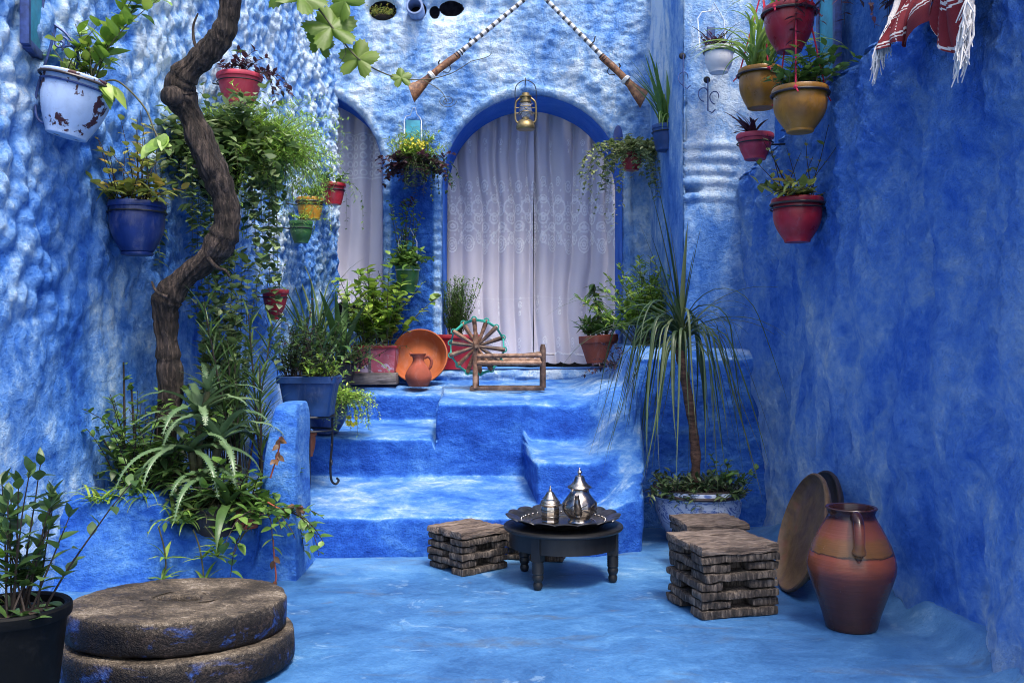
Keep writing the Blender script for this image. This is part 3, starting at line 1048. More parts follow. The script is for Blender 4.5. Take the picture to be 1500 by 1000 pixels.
def prof(key):
    c = CT[key]; out = []
    for i, n in enumerate(NS):
        for j in range(n):
            t = j / n
            out.append((c[i][0] + (c[i + 1][0] - c[i][0]) * t, c[i][1] + (c[i + 1][1] - c[i][1]) * t))
    out.append(c[-1])
    a = np.array(out)
    k = np.array([1, 2, 3, 4, 3, 2, 1.]); k /= k.sum()
    b = a.copy()
    for col in (0, 1):
        b[3:-3, col] = np.convolve(a[:, col], k, 'valid')
    return b


pf = {k: prof(k) for k in CT}
xs1 = np.linspace(-1.62, 1.75, 250)
nprof = len(pf['L'])
A = np.repeat(xs1[:, None], nprof, 1)
vv = np.repeat(np.arange(nprof)[None, :], len(xs1), 0)
Ax = A + 0.05 * fbm(A * 0 + 3, vv * 0.06, 101, 3)
wLM = sstep(-0.505, -0.465, Ax)[..., None]; wMR = sstep(0.06, 0.13, Ax)[..., None]
wRB = sstep(0.42, 0.66, Ax)[..., None]; wBW = sstep(0.68, 0.78, Ax)[..., None]
Q = pf['L'][None] * (1 - wLM) + pf['M'][None] * wLM
Q = Q * (1 - wMR) + pf['R'][None] * wMR
Q = Q * (1 - wRB) + pf['B'][None] * wRB
Q = Q * (1 - wBW) + pf['W'][None] * wBW
SX, SY, SZ = A, Q[..., 0], Q[..., 1]
dv = np.gradient(Q, axis=1)
ln = np.hypot(dv[..., 0], dv[..., 1]) + 1e-9
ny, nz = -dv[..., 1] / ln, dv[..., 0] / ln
arc = np.cumsum(ln, 1)
nn = 0.045 * fbm(A * 2.3, arc * 2.3, 111, 3) + 0.030 * fbm(A * 6, arc * 7, 112, 4) + 0.006 * fbm(A * 24, arc * 24, 113, 3)
nn = nn * (0.45 + 0.75 * np.abs(ny))
SY2 = SY + ny * nn; SZ2 = SZ + nz * nn
# brushed, worn paint: pale on the treads and along the worn nosings, dark on the risers
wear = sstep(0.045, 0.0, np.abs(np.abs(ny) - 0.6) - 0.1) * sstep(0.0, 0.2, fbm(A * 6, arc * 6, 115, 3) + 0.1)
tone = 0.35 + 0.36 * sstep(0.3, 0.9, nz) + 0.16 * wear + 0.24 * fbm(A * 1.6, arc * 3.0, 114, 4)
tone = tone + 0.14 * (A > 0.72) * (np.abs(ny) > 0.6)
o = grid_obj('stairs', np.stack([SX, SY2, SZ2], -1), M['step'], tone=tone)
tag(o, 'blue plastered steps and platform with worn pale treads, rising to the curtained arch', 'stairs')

# ------------------------------------------------------------------ raised planter with its taller end post
pxs = np.concatenate([np.linspace(-2.35, -1.03, 130), np.linspace(-1.028, -0.985, 24)])
hx = 0.40 - 0.17 * sstep(-1.62, -1.48, pxs) + 0.57 * sstep(-1.20, -1.12, pxs)
hx = np.where(pxs > -1.03, 0.80 * (1 - np.clip((pxs + 1.03) / 0.04, 0, 1) ** 3), hx)
post = sstep(-1.20, -1.10, pxs)
d0 = 4.27 + 0.12 * sstep(-1.35, -1.15, pxs) - 0.06 * sstep(-1.5, -1.9, pxs)
rows = []
seg = [18, 8, 8, 12, 8, 22]
for x, h, p, d in zip(pxs, hx, post, d0):
    sl = 0.09
    dep = 0.17 + 0.08 * p
    c = [(d, -0.03), (d + sl * 0.8, max(h - 0.035, -0.02)), (d + sl + 0.02, h), (d + sl + dep, h + 0.01), (d + sl + dep + 0.03, max(h - 0.03, -.02) if p < 0.5 else h - 0.02), (d + sl + dep + 0.05, 0.12 * (1 - p)), (d + 1.2, 0.12 * (1 - p))]
    r = []
    for i, n in enumerate(seg):
        for j in range(n):
            t = j / n
            r.append((c[i][0] + (c[i + 1][0] - c[i][0]) * t, c[i][1] + (c[i + 1][1] - c[i][1]) * t))
    r.append(c[-1])
    a = np.array(r)
    b = a.copy(); k = np.array([1, 2, 3, 3, 3, 2, 1.]); k /= k.sum()
    for col in (0, 1):
        b[3:-3, col] = np.convolve(a[:, col], k, 'valid')
    rows.append(b)
Q = np.array(rows)
A = np.repeat(pxs[:, None], Q.shape[1], 1)
arc = np.repeat(np.linspace(0, 1.6, Q.shape[1])[None], len(pxs), 0)
nn = 0.05 * fbm(A * 3, arc * 3, 121, 3) + 0.02 * fbm(A * 10, arc * 10, 122, 3)
inn = sstep(-0.985, -1.03, A)
P = np.stack([A + 0.03 * fbm(A * 0, Q[..., 1] * 4, 124, 2), Q[..., 0] - nn * inn, Q[..., 1] + 0.5 * nn * inn], -1)
planter = grid_obj('raised_planter', P, M['step'], tone=0.44 + 0.14 * sstep(-1.25, -1.1, A) + 0.3 * fbm(A * 1.8, arc * 2, 123, 4))
tag(planter, 'blue plastered planter trough with a scooped front and taller end post, full of plants', 'planter')
x_, y_ = np.meshgrid(np.linspace(-2.25, -1.12, 50), np.linspace(4.5, 5.45, 44), indexing='ij')
zz = 0.20 + 0.06 * sstep(-1.5, -1.8, x_) + 0.05 * fbm(x_ * 6, y_ * 6, 131, 3)
grid_obj('soil', np.stack([x_, y_, zz], -1), M['soil'], planter)

# ------------------------------------------------------------------ curtains


def ell(s, z, cx, cz, a, b, n):
    q = np.hypot((s - cx) / a, (z - cz) / b)
    f = (q * n) % 1.0
    return (q < 1.0) * (np.abs(f - 0.62) < 0.24)


def embroidery(s, z):
    s = s + 0.035 * fbm(s * 3.1, z * 1.1, 201, 2); z = z + 0.05 * fbm(s * 2.6, z * 0.8, 202, 2)
    m = np.zeros_like(s)
    P = 0.165
    for off, cz, a, b, n, per in ((0, 2.39, 0.030, 0.055, 2, P), (P / 2, 2.44, 0.022, 0.045, 2, P), (P / 2, 2.29, 0.034, 0.042, 2, P),
                                  (0, 2.20, 0.030, 0.05, 2, P), (P / 2, 2.13, 0.040, 0.052, 2, P), (0, 2.06, 0.048, 0.05, 2, P),
                                  (P / 2, 1.97, 0.028, 0.055, 2, P), (0, 1.92, 0.046, 0.075, 3, 2 * P), (P, 1.90, 0.036, 0.068, 3, 2 * P),
                                  (0, 2.76, 0.016, 0.030, 2, P), (0, 2.69, 0.009, 0.022, 1, P), (0, 1.42, 0.015, 0.03, 2, 0.21), (0, 1.35, 0.011, 0.025, 1, 0.21),
                                  (0.0, 1.47, 0.008, 0.016, 1, 0.21)):
        t = ((s - off + per / 2) % per) - per / 2
        m = np.maximum(m, ell(t, z, 0, cz, a, b, n))
    # arching stems between the medallions
    t = ((s + P) % (2 * P)) - P
    arch_ = np.abs(z - (2.06 - 9.0 * t ** 2)) < 0.010
    m = np.maximum(m, arch_ * (np.abs(t) < 0.13) * 0.8)
    t2 = (s % P) - P / 2
    m = np.maximum(m, (np.abs(np.hypot(t2 * 1.0, (z - 2.22) * 0.8) - 0.055) < 0.006) * 0.9)
    # scattered leaves in the dense field
    cs = np.floor(s / 0.028); cz = np.floor(z / 0.034)
    hx = _hash(cs, cz, 7); q = np.hypot((s / 0.028 - cs - 0.5) * 1.4, z / 0.034 - cz - 0.5)
    m = np.maximum(m, (q < 0.34) * (hx > 0.66) * (z > 1.9) * (z < 2.42) * 0.8)
    # hem: scallop row
    ph = np.abs(((s / 0.14) % 1.0) - 0.5)
    hem = 1.02 - 0.03 * np.sqrt(np.clip(1 - (2 * ph) ** 2, 0, 1))
    m = np.maximum(m, (np.abs(z - hem - 0.01) < 0.006) * 1.0)
    m = np.maximum(m, (np.abs(z - 1.47 - 0.004 * np.sin(s * 9)) < 0.0035) * 0.25)
    t3 = ((s + 0.07) % 0.14) - 0.07
    m = np.maximum(m, ell(t3, z, 0, 1.10, 0.018, 0.05, 2) * 0.8)
    return m


def curtain(x0, x1, y0, zb, zt, pl, seed, label, group, emb=True, parent=None, lean=0.0, hemd=0.022):
    nu = int((x1 - x0) / 0.0046); nv = int((zt - zb) / 0.0058)
    u, z = np.meshgrid(np.linspace(0, 1, nu), np.linspace(0, 1, nv), indexing='ij')
    s = u * (x1 - x0) * 1.18
    scal = hemd * np.sqrt(np.clip(1 - (2 * np.abs(((s / 0.14) % 1) - 0.5)) ** 2, 0, 1))
    z = zb - scal * (1 - z) + (zt - zb) * z
    fr = 7.5
    ph = s * fr + 1.3 * fbm(s * 2.2, z * 0.35, seed, 2) + 0.6 * fbm(s * 0.5, z * 1.4, seed + 9, 2)
    amp = 0.020 + 0.016 * sstep(zb, zt, z)
    y = y0 + amp * np.sin(2 * PI * ph * 0.78) + 0.008 * np.sin(2 * PI * ph * 2.1) * sstep(zb + .8, zt, z) + 0.06 * fbm(s * 2, z * 1.2, seed + 3, 3)
    x = x0 + (x1 - x0) * u + 0.010 * np.cos(2 * PI * ph * 0.78) + lean * (z - zb)
    if emb:
        tone = embroidery(s + seed * 0.013, z) * 0.95
    else:
        pz = z
        rep = ((s + 0.03) % 0.07) - 0.035
        tone = (np.abs(np.hypot(rep, ((pz - 0.0) % 0.07) - 0.035) - 0.022) < 0.006) * ((np.abs(pz - 2.62) < 0.17) | (pz < zb + 0.16)) * 0.9
        tone = np.maximum(tone, (np.abs(np.abs(pz - 2.62) - 0.18) < 0.006) * 0.7)
    o = grid_obj('curtain', np.stack([x, y, z], -1), M['curtain'], tone=tone)
    tag(o, label, 'curtain', group)
    return o


curtain(-0.585, 0.185, 7.955, 0.935, 3.06, 1, 5, 'white lace embroidered curtain half behind the spinning wheel, left side of the big arch', 'embroidered curtains in the big arch')
curtain(0.175, 0.905, 7.975, 0.935, 3.06, 1, 12, 'white lace embroidered curtain half behind the small croton pot, right side of the big arch', 'embroidered curtains in the big arch')
curtain(-1.52, -0.955, 7.86, 1.44, 3.12, 1, 23, 'white curtain with an eyelet lace band hanging in the narrow half arch', 'embroidered curtains in the big arch', emb=False, hemd=0.03)
del_g = [o for o in bpy.data.objects if o.name.startswith('curtain') and 'narrow' in o['label']][0]
del del_g['group']

# ------------------------------------------------------------------ twisted trunk
def smooth_path(pts, n=8):
    """Catmull-Rom through the points"""
    pts = [Vector(p) for p in pts]
    out = []
    for i in range(len(pts) - 1):
        p0 = pts[max(i - 1, 0)]; p1 = pts[i]; p2 = pts[i + 1]; p3 = pts[min(i + 2, len(pts) - 1)]
        for j in range(n):
            t = j / n
            out.append(0.5 * ((2 * p1) + (p2 - p0) * t + (2 * p0 - 5 * p1 + 4 * p2 - p3) * t * t + (3 * p1 - p0 - 3 * p2 + p3) * t ** 3))
    out.append(pts[-1])
    return out


tree_base = W(245, 760, 4.72)
t = thing('climbing_vine', 'thick dark twisted vine trunk winding up out of the raised planter, with broad lobed leaves', 'tree', tree_base)
TP = [(240, 775, 4.75, 24), (246, 700, 4.72, 24), (243, 640, 4.70, 20), (250, 580, 4.68, 18), (247, 520, 4.66, 18), (243, 470, 4.64, 18), (246, 435, 4.62, 20), (272, 405, 4.60, 19),
      (305, 378, 4.58, 19), (328, 345, 4.56, 19), (333, 308, 4.55, 19), (318, 262, 4.53, 20), (298, 215, 4.51, 20), (280, 170, 4.5, 19), (264, 140, 4.48, 22),
      (270, 112, 4.46, 20), (300, 82, 4.44, 18), (325, 52, 4.42, 17), (335, 20, 4.4, 17), (340, -25, 4.38, 16), (360, -90, 4.3, 15), (420, -160, 4.2, 13)]
pp = smooth_path([W(a, b, d) - tree_base for a, b, d, r in TP], 9)
rr = []
for i in range(len(TP) - 1):
    for j in range(9):
        rr.append((1 + .10 * math.sin(i * 2.3 + j * .35) + .07 * math.sin(i * 5.1 + j * .9)) * PX(TP[i][3] * (1 - j / 9) + TP[i + 1][3] * j / 9, 4.6))
rr.append(PX(13, 4.5))
m = MB()
m.tube(pp, rr, 64, 0, True, lambda i, a: 0.92 + 0.16 * mnoise.noise((math.cos(a) * 1.5, math.sin(a) * 1.5, i * 0.10)) + 0.16 * mnoise.noise((math.cos(a + i * .05) * 4.5, math.sin(a + i * .05) * 4.5, i * 0.06)) + 0.11 * mnoise.noise((math.cos(a + i * .03) * 8, math.sin(a + i * .03) * 8, i * 0.12)))
m.build('trunk', 'bark', t, sharp=70)
m = MB()
kn = [W(264, 140, 4.47) - tree_base, W(254, 141, 4.42) - tree_base, W(245, 142, 4.38) - tree_base, W(241, 142, 4.37) - tree_base]
m.tube(kn, [0.05, 0.047, 0.042, 0.025], 18, 0, True, lambda i, a: 1 + 0.12 * mnoise.noise((math.cos(a) * 2, math.sin(a) * 2, i)))
m.build('cut_knot', 'bark', t, sharp=70)
m = MB()
for (pts, r_) in (([(318, 262), (296, 246), (282, 244)], .014), ([(305, 378), (318, 392), (330, 396), (336, 405)], .012), ([(246, 435), (230, 428), (222, 412)], .010), ([(300, 82), (286, 66), (283, 40), (290, 20)], .010)):
    q = smooth_path([W(a, b, 4.53) - tree_base for a, b in pts], 5)
    m = MB()
    m.tube(q, [r_ * (1 - .6 * k / len(q)) for k in range(len(q))], 8)
    m.build('side_twig', 'bark', t, sharp=70)
# hanging shoot with grape leaves in front of the back wall
D = 4.3
sp = smooth_path([W(370, -60, D) - tree_base, W(430, -25, D) - tree_base, W(468, 15, D) - tree_base, W(500, 58, D) - tree_base, W(530, 90, D) - tree_base, W(575, 112, D + .1) - tree_base, W(620, 117, D + .1) - tree_base, W(660, 108, D + .1) - tree_base, W(690, 90, D + .1) - tree_base], 8)
m = MB()
m.tube(sp, [0.006 * (1 - 0.75 * i / len(sp)) for i in range(len(sp))], 6)
for (a, b, c, d) in ((500, 58, 497, 95), (620, 117, 655, 150), (690, 90, 720, 78)):
    q = smooth_path([W(a, b, D + .05) - tree_base, W((a + c) / 2 + 8, (b + d) / 2, D) - tree_base, W(c, d, D) - tree_base], 6)
    m.tube(q, 0.0016, 4)
q = [W(655 + 14 * math.cos(k * .5) * (1 - k / 30), 148 + 10 * math.sin(k * .5) * (1 - k / 30), D) - tree_base for k in range(26)]
m.tube(q, 0.0012, 4)
m.build('stem', 'stem', t)


def grape_leaf(mb, c, r, facing, roll, cup=0.15):
    n = 90
    facing = Vector(facing).normalized()
    u, w = perp(facing)
    u, w = u * math.cos(roll) + w * math.sin(roll), w * math.cos(roll) - u * math.sin(roll)
    vs = []
    for ring in (0.0, 0.35, 0.7, 1.0):
        for i in range(n):
            a = 2 * PI * i / n
            ll = 0.66 + 0.34 * abs(math.cos(2.5 * (a - PI / 2))) ** 1.1
            if abs((a - 1.5 * PI + PI) % (2 * PI) - PI) < 0.42:
                ll *= 0.35 + 0.65 * abs((a - 1.5 * PI + PI) % (2 * PI) - PI) / 0.42
            ll *= 1 + 0.075 * (abs(((a * 30 / (2 * PI)) % 1) * 2 - 1) - .5) * 2 * ring
            q = r * ring * ll
            z = -cup * r * ring ** 2 + 0.10 * r * ring * abs(math.cos(2.5 * (a - PI / 2))) + 0.05 * r * math.sin(3 * a + roll * 5) * ring
            vs.append(c + u * (q * math.cos(a)) + w * (q * math.sin(a)) + facing * z)
    fs = []
    for k in range(3):
        for i in range(n):
            fs.append((k * n + i, k * n + (i + 1) % n, (k + 1) * n + (i + 1) % n, (k + 1) * n + i))
    mb.add(vs, fs)


gl = MB()
for (px, py, rpx, f, ro, dd) in ((485, 40, 42, (0.2, -1, 0.5), 3.4, 0), (524, 86, 32, (-0.1, -1, 0.25), 3.0, 0), (440, -5, 40, (0.3, -0.8, 0.7), 2.6, -.05), (505, 2, 34, (-0.4, -0.9, 0.3), 4.0, .03),
                                 (588, 114, 17, (0.1, -1, 0.3), 3.3, .1), (410, -20, 35, (-0.3, -1, 0.2), 2.2, 0), (470, 62, 24, (0.6, -0.7, 0.1), 3.0, .06)):
    grape_leaf(gl, W(px, py, D + dd) - tree_base, PX(rpx, D), f, ro)
M['leaf_vine'] = leaf_mat('translucent_grape_leaf', [(0.064, 0.128, 0.013), (0.102, 0.179, 0.019), (0.166, 0.230, 0.032)], 0.45, 0.45)  # the leaf's own greens, with stronger translucency
gl.build('leaves', 'leaf_vine', t, sharp=0)

# ------------------------------------------------------------------ wall pots
def wallpot(label, px, rim_y, base_y, D, rt, rb, mat, lip=0.012, bulge=0.01, tilt=(0, 0), liph=0.028, foot=0.0, cat='potted plant', group='flower pots hung on the walls', rim=None):
    loc = W(px, base_y, D)
    h = (base_y - rim_y) / FPX * D
    t = thing('potted_plant', label, cat, loc, (tilt[0], tilt[1], U(0, 0.3)), group)
    make_pot(t, rt, rb, h, M[mat], lip, liph, bulge, 0.022, foot, M[rim] if rim else None)
    return t, h


def ring_hanger(t, h, r, wall_dir, dist, mat='iron', loop=0.0, down=0.05):
    """an iron ring round the pot with an arm to the wall (and a wire loop above it)"""
    wd = Vector(wall_dir).normalized()
    m = MB()
    z = h - down
    m.torus((0, 0, z), r, 0.004, 30, 5)
    a = wd * r + Vector((0, 0, z))
    b = wd * dist + Vector((0, 0, z + 0.02))
    m.tube([a, (a + b) / 2, b], 0.005, 6)
    m.tube([b + Vector((0, 0, -0.07)), b, b + Vector((0, 0, 0.10 + loop))], 0.005, 6)
    if loop:
        s = wd.cross(Vector((0, 0, 1)))
        top = b + Vector((0, 0, loop))
        w = 0.05
        m.tube([wd * (r - 0.01) + s * w + Vector((0, 0, z)), b + s * w, top + s * w, top + s * w * 0.6 + Vector((0, 0, 0.02)), top - s * w * 0.6 + Vector((0, 0, 0.02)), top - s * w, b - s * w, wd * (r - 0.01) - s * w + Vector((0, 0, z))], 0.0035, 6)
        hk = [top + s * 0.01 * math.cos(k) + Vector((0, 0, 0.02 + 0.006 * k)) + wd * (-0.01 * math.sin(k * .8)) for k in range(7)]
        m.tube(hk, 0.0035, 6)
    return m.build('hanger', mat, t)


LN = Vector((-0.98, 0.2, 0))    # towards the rough wall
RN = Vector((1, 0.07, 0))
BN = Vector((0, 1, 0))

# 1 chipped white pot on a scroll bracket
t, h = wallpot('chipped pale enamel pot on a curly iron bracket, with long trailing yellow-green leaves', 97, 113, 200, 4.08, .143, .085, 'pot_white', 0.014, 0.016, (0, R(13)), 0.02, rim='rim_dark')
f = MB(); s = MB()
shoots(f, s, (0, 0, h - .01), 15, (.14, .28), (.1, .7), (.5, 2.5), (.05, .08), (.035, .05), .035, spread=.08, rad=.003)
shoots(f, s, (.06, -.02, h), 4, (.40, .55), (.1, .35), (.2, .7), (.08, .12), (.045, .06), .03, az=(-.5, .3), spread=.02, rad=.0035)
sp = smooth_path([(0.10, -.04, h), (.17, -.05, h + .02), (.30, -.08, h - .06), (.38, -.12, h - .16), (.42, -.14, h - .2)], 7)
s.tube(sp, .004, 5)
for k in range(6):
    q = sp[-1] + Vector((U(-.03, .03), U(-.03, 0), U(-.02, .04)))
    f.leaf(q, (U(-.3, .8), U(-.7, -.1), U(-.9, .3)), (0, -1, .5), U(.07, .10), .05, .2, .25)
for k in range(10):
    f.leaf((.12 + U(-.03, .04), -.06 + U(-.03, .03), h), (U(.2, 1), U(-.6, .1), U(-1, -.3)), (0, -1, 1), U(.07, .12), .045, .3)
f.build('foliage', 'leaf_lime', t); s.build('stem', 'stem', t)
m = MB()
wallx = -0.155
mm = [Vector((wallx, .02, h + .20)), Vector((wallx, .02, h + .1)), Vector((wallx - .01, .02, h - .1)), Vector((wallx + .02, 0, h - .2)), Vector((wallx + .06, 0, h - .22)), Vector((wallx + .08, 0, h - .18)), Vector((wallx + .05, 0, h - .15)), Vector((wallx + .03, 0, h - .17))]
m.tube(smooth_path(mm, 6), .006, 6)
for (cx, cz, sg) in ((wallx + .04, h + .13, 1), (wallx + .085, h + .10, -1)):
    m.tube([Vector((cx + sg * (.034 - .0014 * k) * math.cos(k * .42), 0.01, cz + (.034 - .0014 * k) * math.sin(k * .42))) for k in range(22)], .0055, 6)
m.tube(smooth_path([(wallx, .01, h + .2), (wallx + .06, .01, h + .17), (wallx + .12, .01, h + .10), (wallx + .13, .01, h - .02)], 6), .006, 6)
m.torus((0, 0, h - .045), .147, .005, 32, 6)
m.build('bracket', 'iron_blue', t)

# 2 blue pot
t, h = wallpot('round dark blue glazed pot with tall thin stems, under the chipped pale pot', 201, 297, 374, 4.58, .125, .075, 'pot_blue', .010, .022, foot=.012)
f = MB(); s = MB()
shoots(f, s, (0, 0, h - .01), 20, (.22, .48), (.05, .55), (-.4, .8), (.04, .07), (.026, .04), .05, spread=.09, rad=.003, from_t=.1)
shoots(f, s, (-.03, 0, h), 14, (.12, .24), (.6, 1.3), (3, 6), (.06, .09), (.04, .055), .025, spread=.1)
f.build('foliage', 'leaf_olive', t); s.build('stem', 'stem_dark', t)
ring_hanger(t, h, .135, LN, .2, 'iron')

# 3 pinkish red pot with purple plant
t, h = wallpot('pinkish red pot with dark purple leaves in an iron ring, high behind the twisted trunk', 351, 110, 153, 5.58, .122, .085, 'pot_pink', .010, .006)
f = MB(); s = MB()
shoots(f, s, (0, 0, h - .01), 16, (.08, .2), (.2, 1.2), (2, 7), (.035, .055), (.018, .026), .016, spread=.08, rad=.0025)
shoots(f, s, (.09, -.03, h), 5, (.2, .3), (1.2, 1.6), (5, 9), (.035, .05), (.018, .026), .02, az=(-.9, .1), spread=.03, rad=.0025)
f.build('foliage', 'leaf_purple', t); s.build('stem', 'stem_dark', t)
m = MB(); m.leaf((0, 0, h + .13), (0.7, -.4, .3), (0, 0, 1), .05, .04); m.leaf((0, 0, h + .13), (-.7, -.4, .3), (0, 0, 1), .05, .04); m.tube([(0, 0, h), (.005, 0, h + .13)], .002, 5)
m.build('seedling', 'leaf_mid', t)
ring_hanger(t, h, .128, LN, .22, 'iron')

# 4 ivy pot and fine fern pot behind the trunk
t, h = wallpot('dark pot buried in a bushy mass of variegated ivy just right of the twisted trunk', 322, 225, 290, 5.2, .13, .09, 'pot_black')
f = MB(); s = MB()
shoots(f, s, (0, 0, h), 80, (.2, .48), (.3, 1.3), (1, 6), (.045, .07), (.04, .058), .020, spread=.12, rad=.002, shape=.75)
shoots(f, s, (0, 0, h + .05), 70, (.10, .34), (0, 1.1), (0, 4), (.035, .055), (.03, .05), .02, spread=.13, rad=.002, shape=.75)
shoots(f, s, (-.02, -.02, h), 30, (.35, .9), (1.1, 1.5), (4, 8), (.03, .065), (.028, .055), .017, az=(-2.9, .4), spread=.12, rad=.002, shape=.75, maxth=3.08)
shoots(f, s, (.02, -.02, h), 6, (1.0, 1.4), (1.1, 1.5), (5, 8), (.03, .065), (.028, .055), .018, az=(-2.4, -.2), spread=.1, rad=.002, shape=.75, maxth=3.12, wob=.15)
f.build('foliage', 'leaf_ivy', t); s.build('stem', 'stem', t)
ring_hanger(t, h, .14, LN, .22, 'iron')

t, h = wallpot('big feathery bright green fern hiding its pot, between the ivy and the amber pot', 392, 232, 277, 5.35, .09, .065, 'pot_green')
f = MB(); s = MB()
shoots(f, s, (0, 0, h), 340, (.20, .50), (.1, 1.35), (2.0, 5.5), (.024, .044), (.0045, .007), .008, spread=.10, rad=.0016, k=2, up=.8, from_t=.12)
shoots(f, s, (0, -.03, h), 190, (.22, .60), (1.0, 1.6), (3, 6.5), (.024, .044), (.0045, .007), .009, spread=.10, rad=.0016, k=2, up=.3, maxth=3.05)
for _ in range(26):
    a = U(0, 6.28); r_ = U(.1, .4)
    for k in range(5):
        f.leaf((r_ * math.cos(a) + U(-.01, .01), r_ * math.sin(a) * .8, h + U(.0, .35) - r_ * .3), (U(-1, 1), U(-1, .2), U(-.2, 1)), (0, 0, 1), .03, .012)
f.build('foliage', 'leaf_fern', t); s.build('stem', 'stem', t)
ring_hanger(t, h, .115, LN, .26, 'iron')

# 5,6,7,8 small pots further along the rough wall
t, h = wallpot('amber yellow glazed pot with a dark band, between the feathery fern and small red pot', 454, 290, 322, 6.5, .083, .065, 'pot_amber', .008, .006, rim='rim_dark')
f = MB(); s = MB()
shoots(f, s, (0, 0, h), 24, (.06, .16), (.2, 1.2), (2, 6), (.03, .05), (.015, .022), .015, spread=.05, rad=.002)
f.build('foliage', 'leaf_lime', t); s.build('stem', 'stem', t)
ring_hanger(t, h, .085, LN, .2, 'iron')
t, h = wallpot('small green glazed pot half hidden under the feathery fern, below the amber pot', 441, 324, 356, 6.4, .072, .048, 'pot_green', .006, .010)
f = MB(); s = MB()
shoots(f, s, (0, 0, h), 14, (.06, .16), (.6, 1.4), (3, 8), (.03, .05), (.008, .014), .015, spread=.04, rad=.002, maxth=3.0)
f.build('foliage', 'leaf_fern', t); s.build('stem', 'stem', t)
ring_hanger(t, h, .075, LN, .2, 'iron')
t, h = wallpot('small red pot with sprigs, far end of the rough wall beside the narrow curtain', 488, 269, 300, 6.95, .082, .06, 'pot_red', .010, .004)
f = MB(); s = MB()
shoots(f, s, (0, 0, h), 22, (.05, .13), (.3, 1.4), (2, 6), (.025, .045), (.018, .03), .014, spread=.07, rad=.002)
shoots(f, s, (.02, -.03, h), 5, (.3, .55), (1.2, 1.6), (5, 8), (.02, .035), (.012, .02), .03, spread=.05, rad=.0015, maxth=3.1)
f.build('foliage', 'leaf_mid', t); s.build('stem', 'stem', t)
ring_hanger(t, h, .085, LN, .17, 'iron')
t, h = wallpot('cone shaped red pot with few sprigs, low on the wall above the blue tub', 403, 424, 468, 6.05, .078, .028, 'pot_red', .008, .010)
f = MB(); s = MB()
shoots(f, s, (0, 0, h), 8, (.06, .2), (.2, 1.0), (0, 4), (.02, .035), (.012, .02), .03, spread=.05, rad=.002)
f.build('foliage', 'leaf_mid', t); s.build('stem', 'stem_dark', t)
ring_hanger(t, h, .08, LN, .2, 'iron')

# 9 flowering basket on the pillar between the arches
t, h = wallpot('wall pot overflowing with yellow flowers and dark red leaves, on the pillar between the curtains', 606, 236, 272, 7.17, .085, .055, 'pot_blue', .006, .006)
f = MB(); s = MB(); y = MB(); dk = MB()
shoots(f, s, (0, -.02, h), 90, (.12, .30), (.05, 1.25), (1, 4), (.035, .06), (.007, .013), .010, spread=.07, rad=.0015, k=2)
shoots(dk, s, (0, -.03, h - .02), 90, (.12, .27), (.9, 1.9), (3, 7), (.03, .046), (.022, .034), .013, spread=.10, rad=.002)
g = MB()
shoots(g, s, (.03, -.04, h), 34, (.22, .44), (1.1, 1.7), (5, 9), (.02, .035), (.012, .02), .015, az=(-2.3, .1), spread=.05, rad=.002, maxth=3.05)
for _ in range(34):
    a = U(0, 6.28); r_ = math.sqrt(U(0, 1)) * .12
    c = Vector((r_ * math.cos(a), -.10 + r_ * math.sin(a) * .6, h + .13 - r_ * .35 + U(-.03, .03)))
    for k in range(5):
        b = k * 1.257 + a
        y.leaf(c, (math.cos(b), -.35, math.sin(b)), (0, -1, .3), .013, .010, 0, .1, 2)
f.build('foliage', 'leaf_lime', t); s.build('stem', 'stem', t); y.build('flowers', 'petal', t); dk.build('dark_leaves', 'leaf_purple', t); g.build('trailing_leaves', 'leaf_dark', t)
m = MB()
for sx in (-.065, .065):
    m.tube([(sx, .03, h - .02), (sx, .06, h + .10), (sx, .11, h + .33), (sx * .8, .12, h + .36)], .004, 6)
m.tube([(-.052, .12, h + .36), (-.02, .12, h + .37), (0, .10, h + .42), (.02, .12, h + .43), (.03, .11, h + .38), (.052, .12, h + .36)], .004, 6)
m.build('hanger', 'wire_white', t)
m = MB(); m.box((0, .10, h + .22), (.11, .012, .22)); m.build('back_plate', 'turquoise', t, bevel=.004)

# 10 green pot on the pillar
t, h = wallpot('green glazed wall pot with upright dark twigs, low on the pillar between the curtains', 597, 390, 428, 7.12, .085, .055, 'pot_green', .008, .010)
f = MB(); s = MB()
shoots(f, s, (0, 0, h), 44, (.08, .2), (.3, 1.4), (2, 6), (.04, .065), (.03, .044), .016, spread=.08, rad=.002)
shoots(f, s, (0, 0, h), 12, (.3, .6), (.02, .2), (-.2, .4), (.03, .05), (.02, .032), .026, spread=.05, rad=.003)
f.build('foliage', 'leaf_mid', t); s.build('stem', 'stem_dark', t)
dk = MB()
shoots(dk, None, (0, .02, h + .42), 9, (.06, .14), (.1, 1.0), (0, 3), (.025, .035), (.012, .02), .014, spread=.03)
dk.build('reddish_tips', 'leaf_purple', t)
m = MB()
m.torus((0, 0, h - .03), .09, .004, 24, 5)
for sx in (-.07, .07):
    m.tube([(sx, .05, h - .03), (sx, .13, h + .05), (sx, .16, h + .20), (sx * .7, .16, h + .24)], .004, 6)
m.tube([(-.05, .16, h + .24), (0, .16, h + .26), (.02, .15, h + .30), (.05, .16, h + .24)], .004, 6)
m.build('hanger', 'wire_white', t)
m = MB(); m.box((0, .15, h + .13), (.10, .012, .16)); m.build('back_plate', 'turquoise', t, bevel=.004)

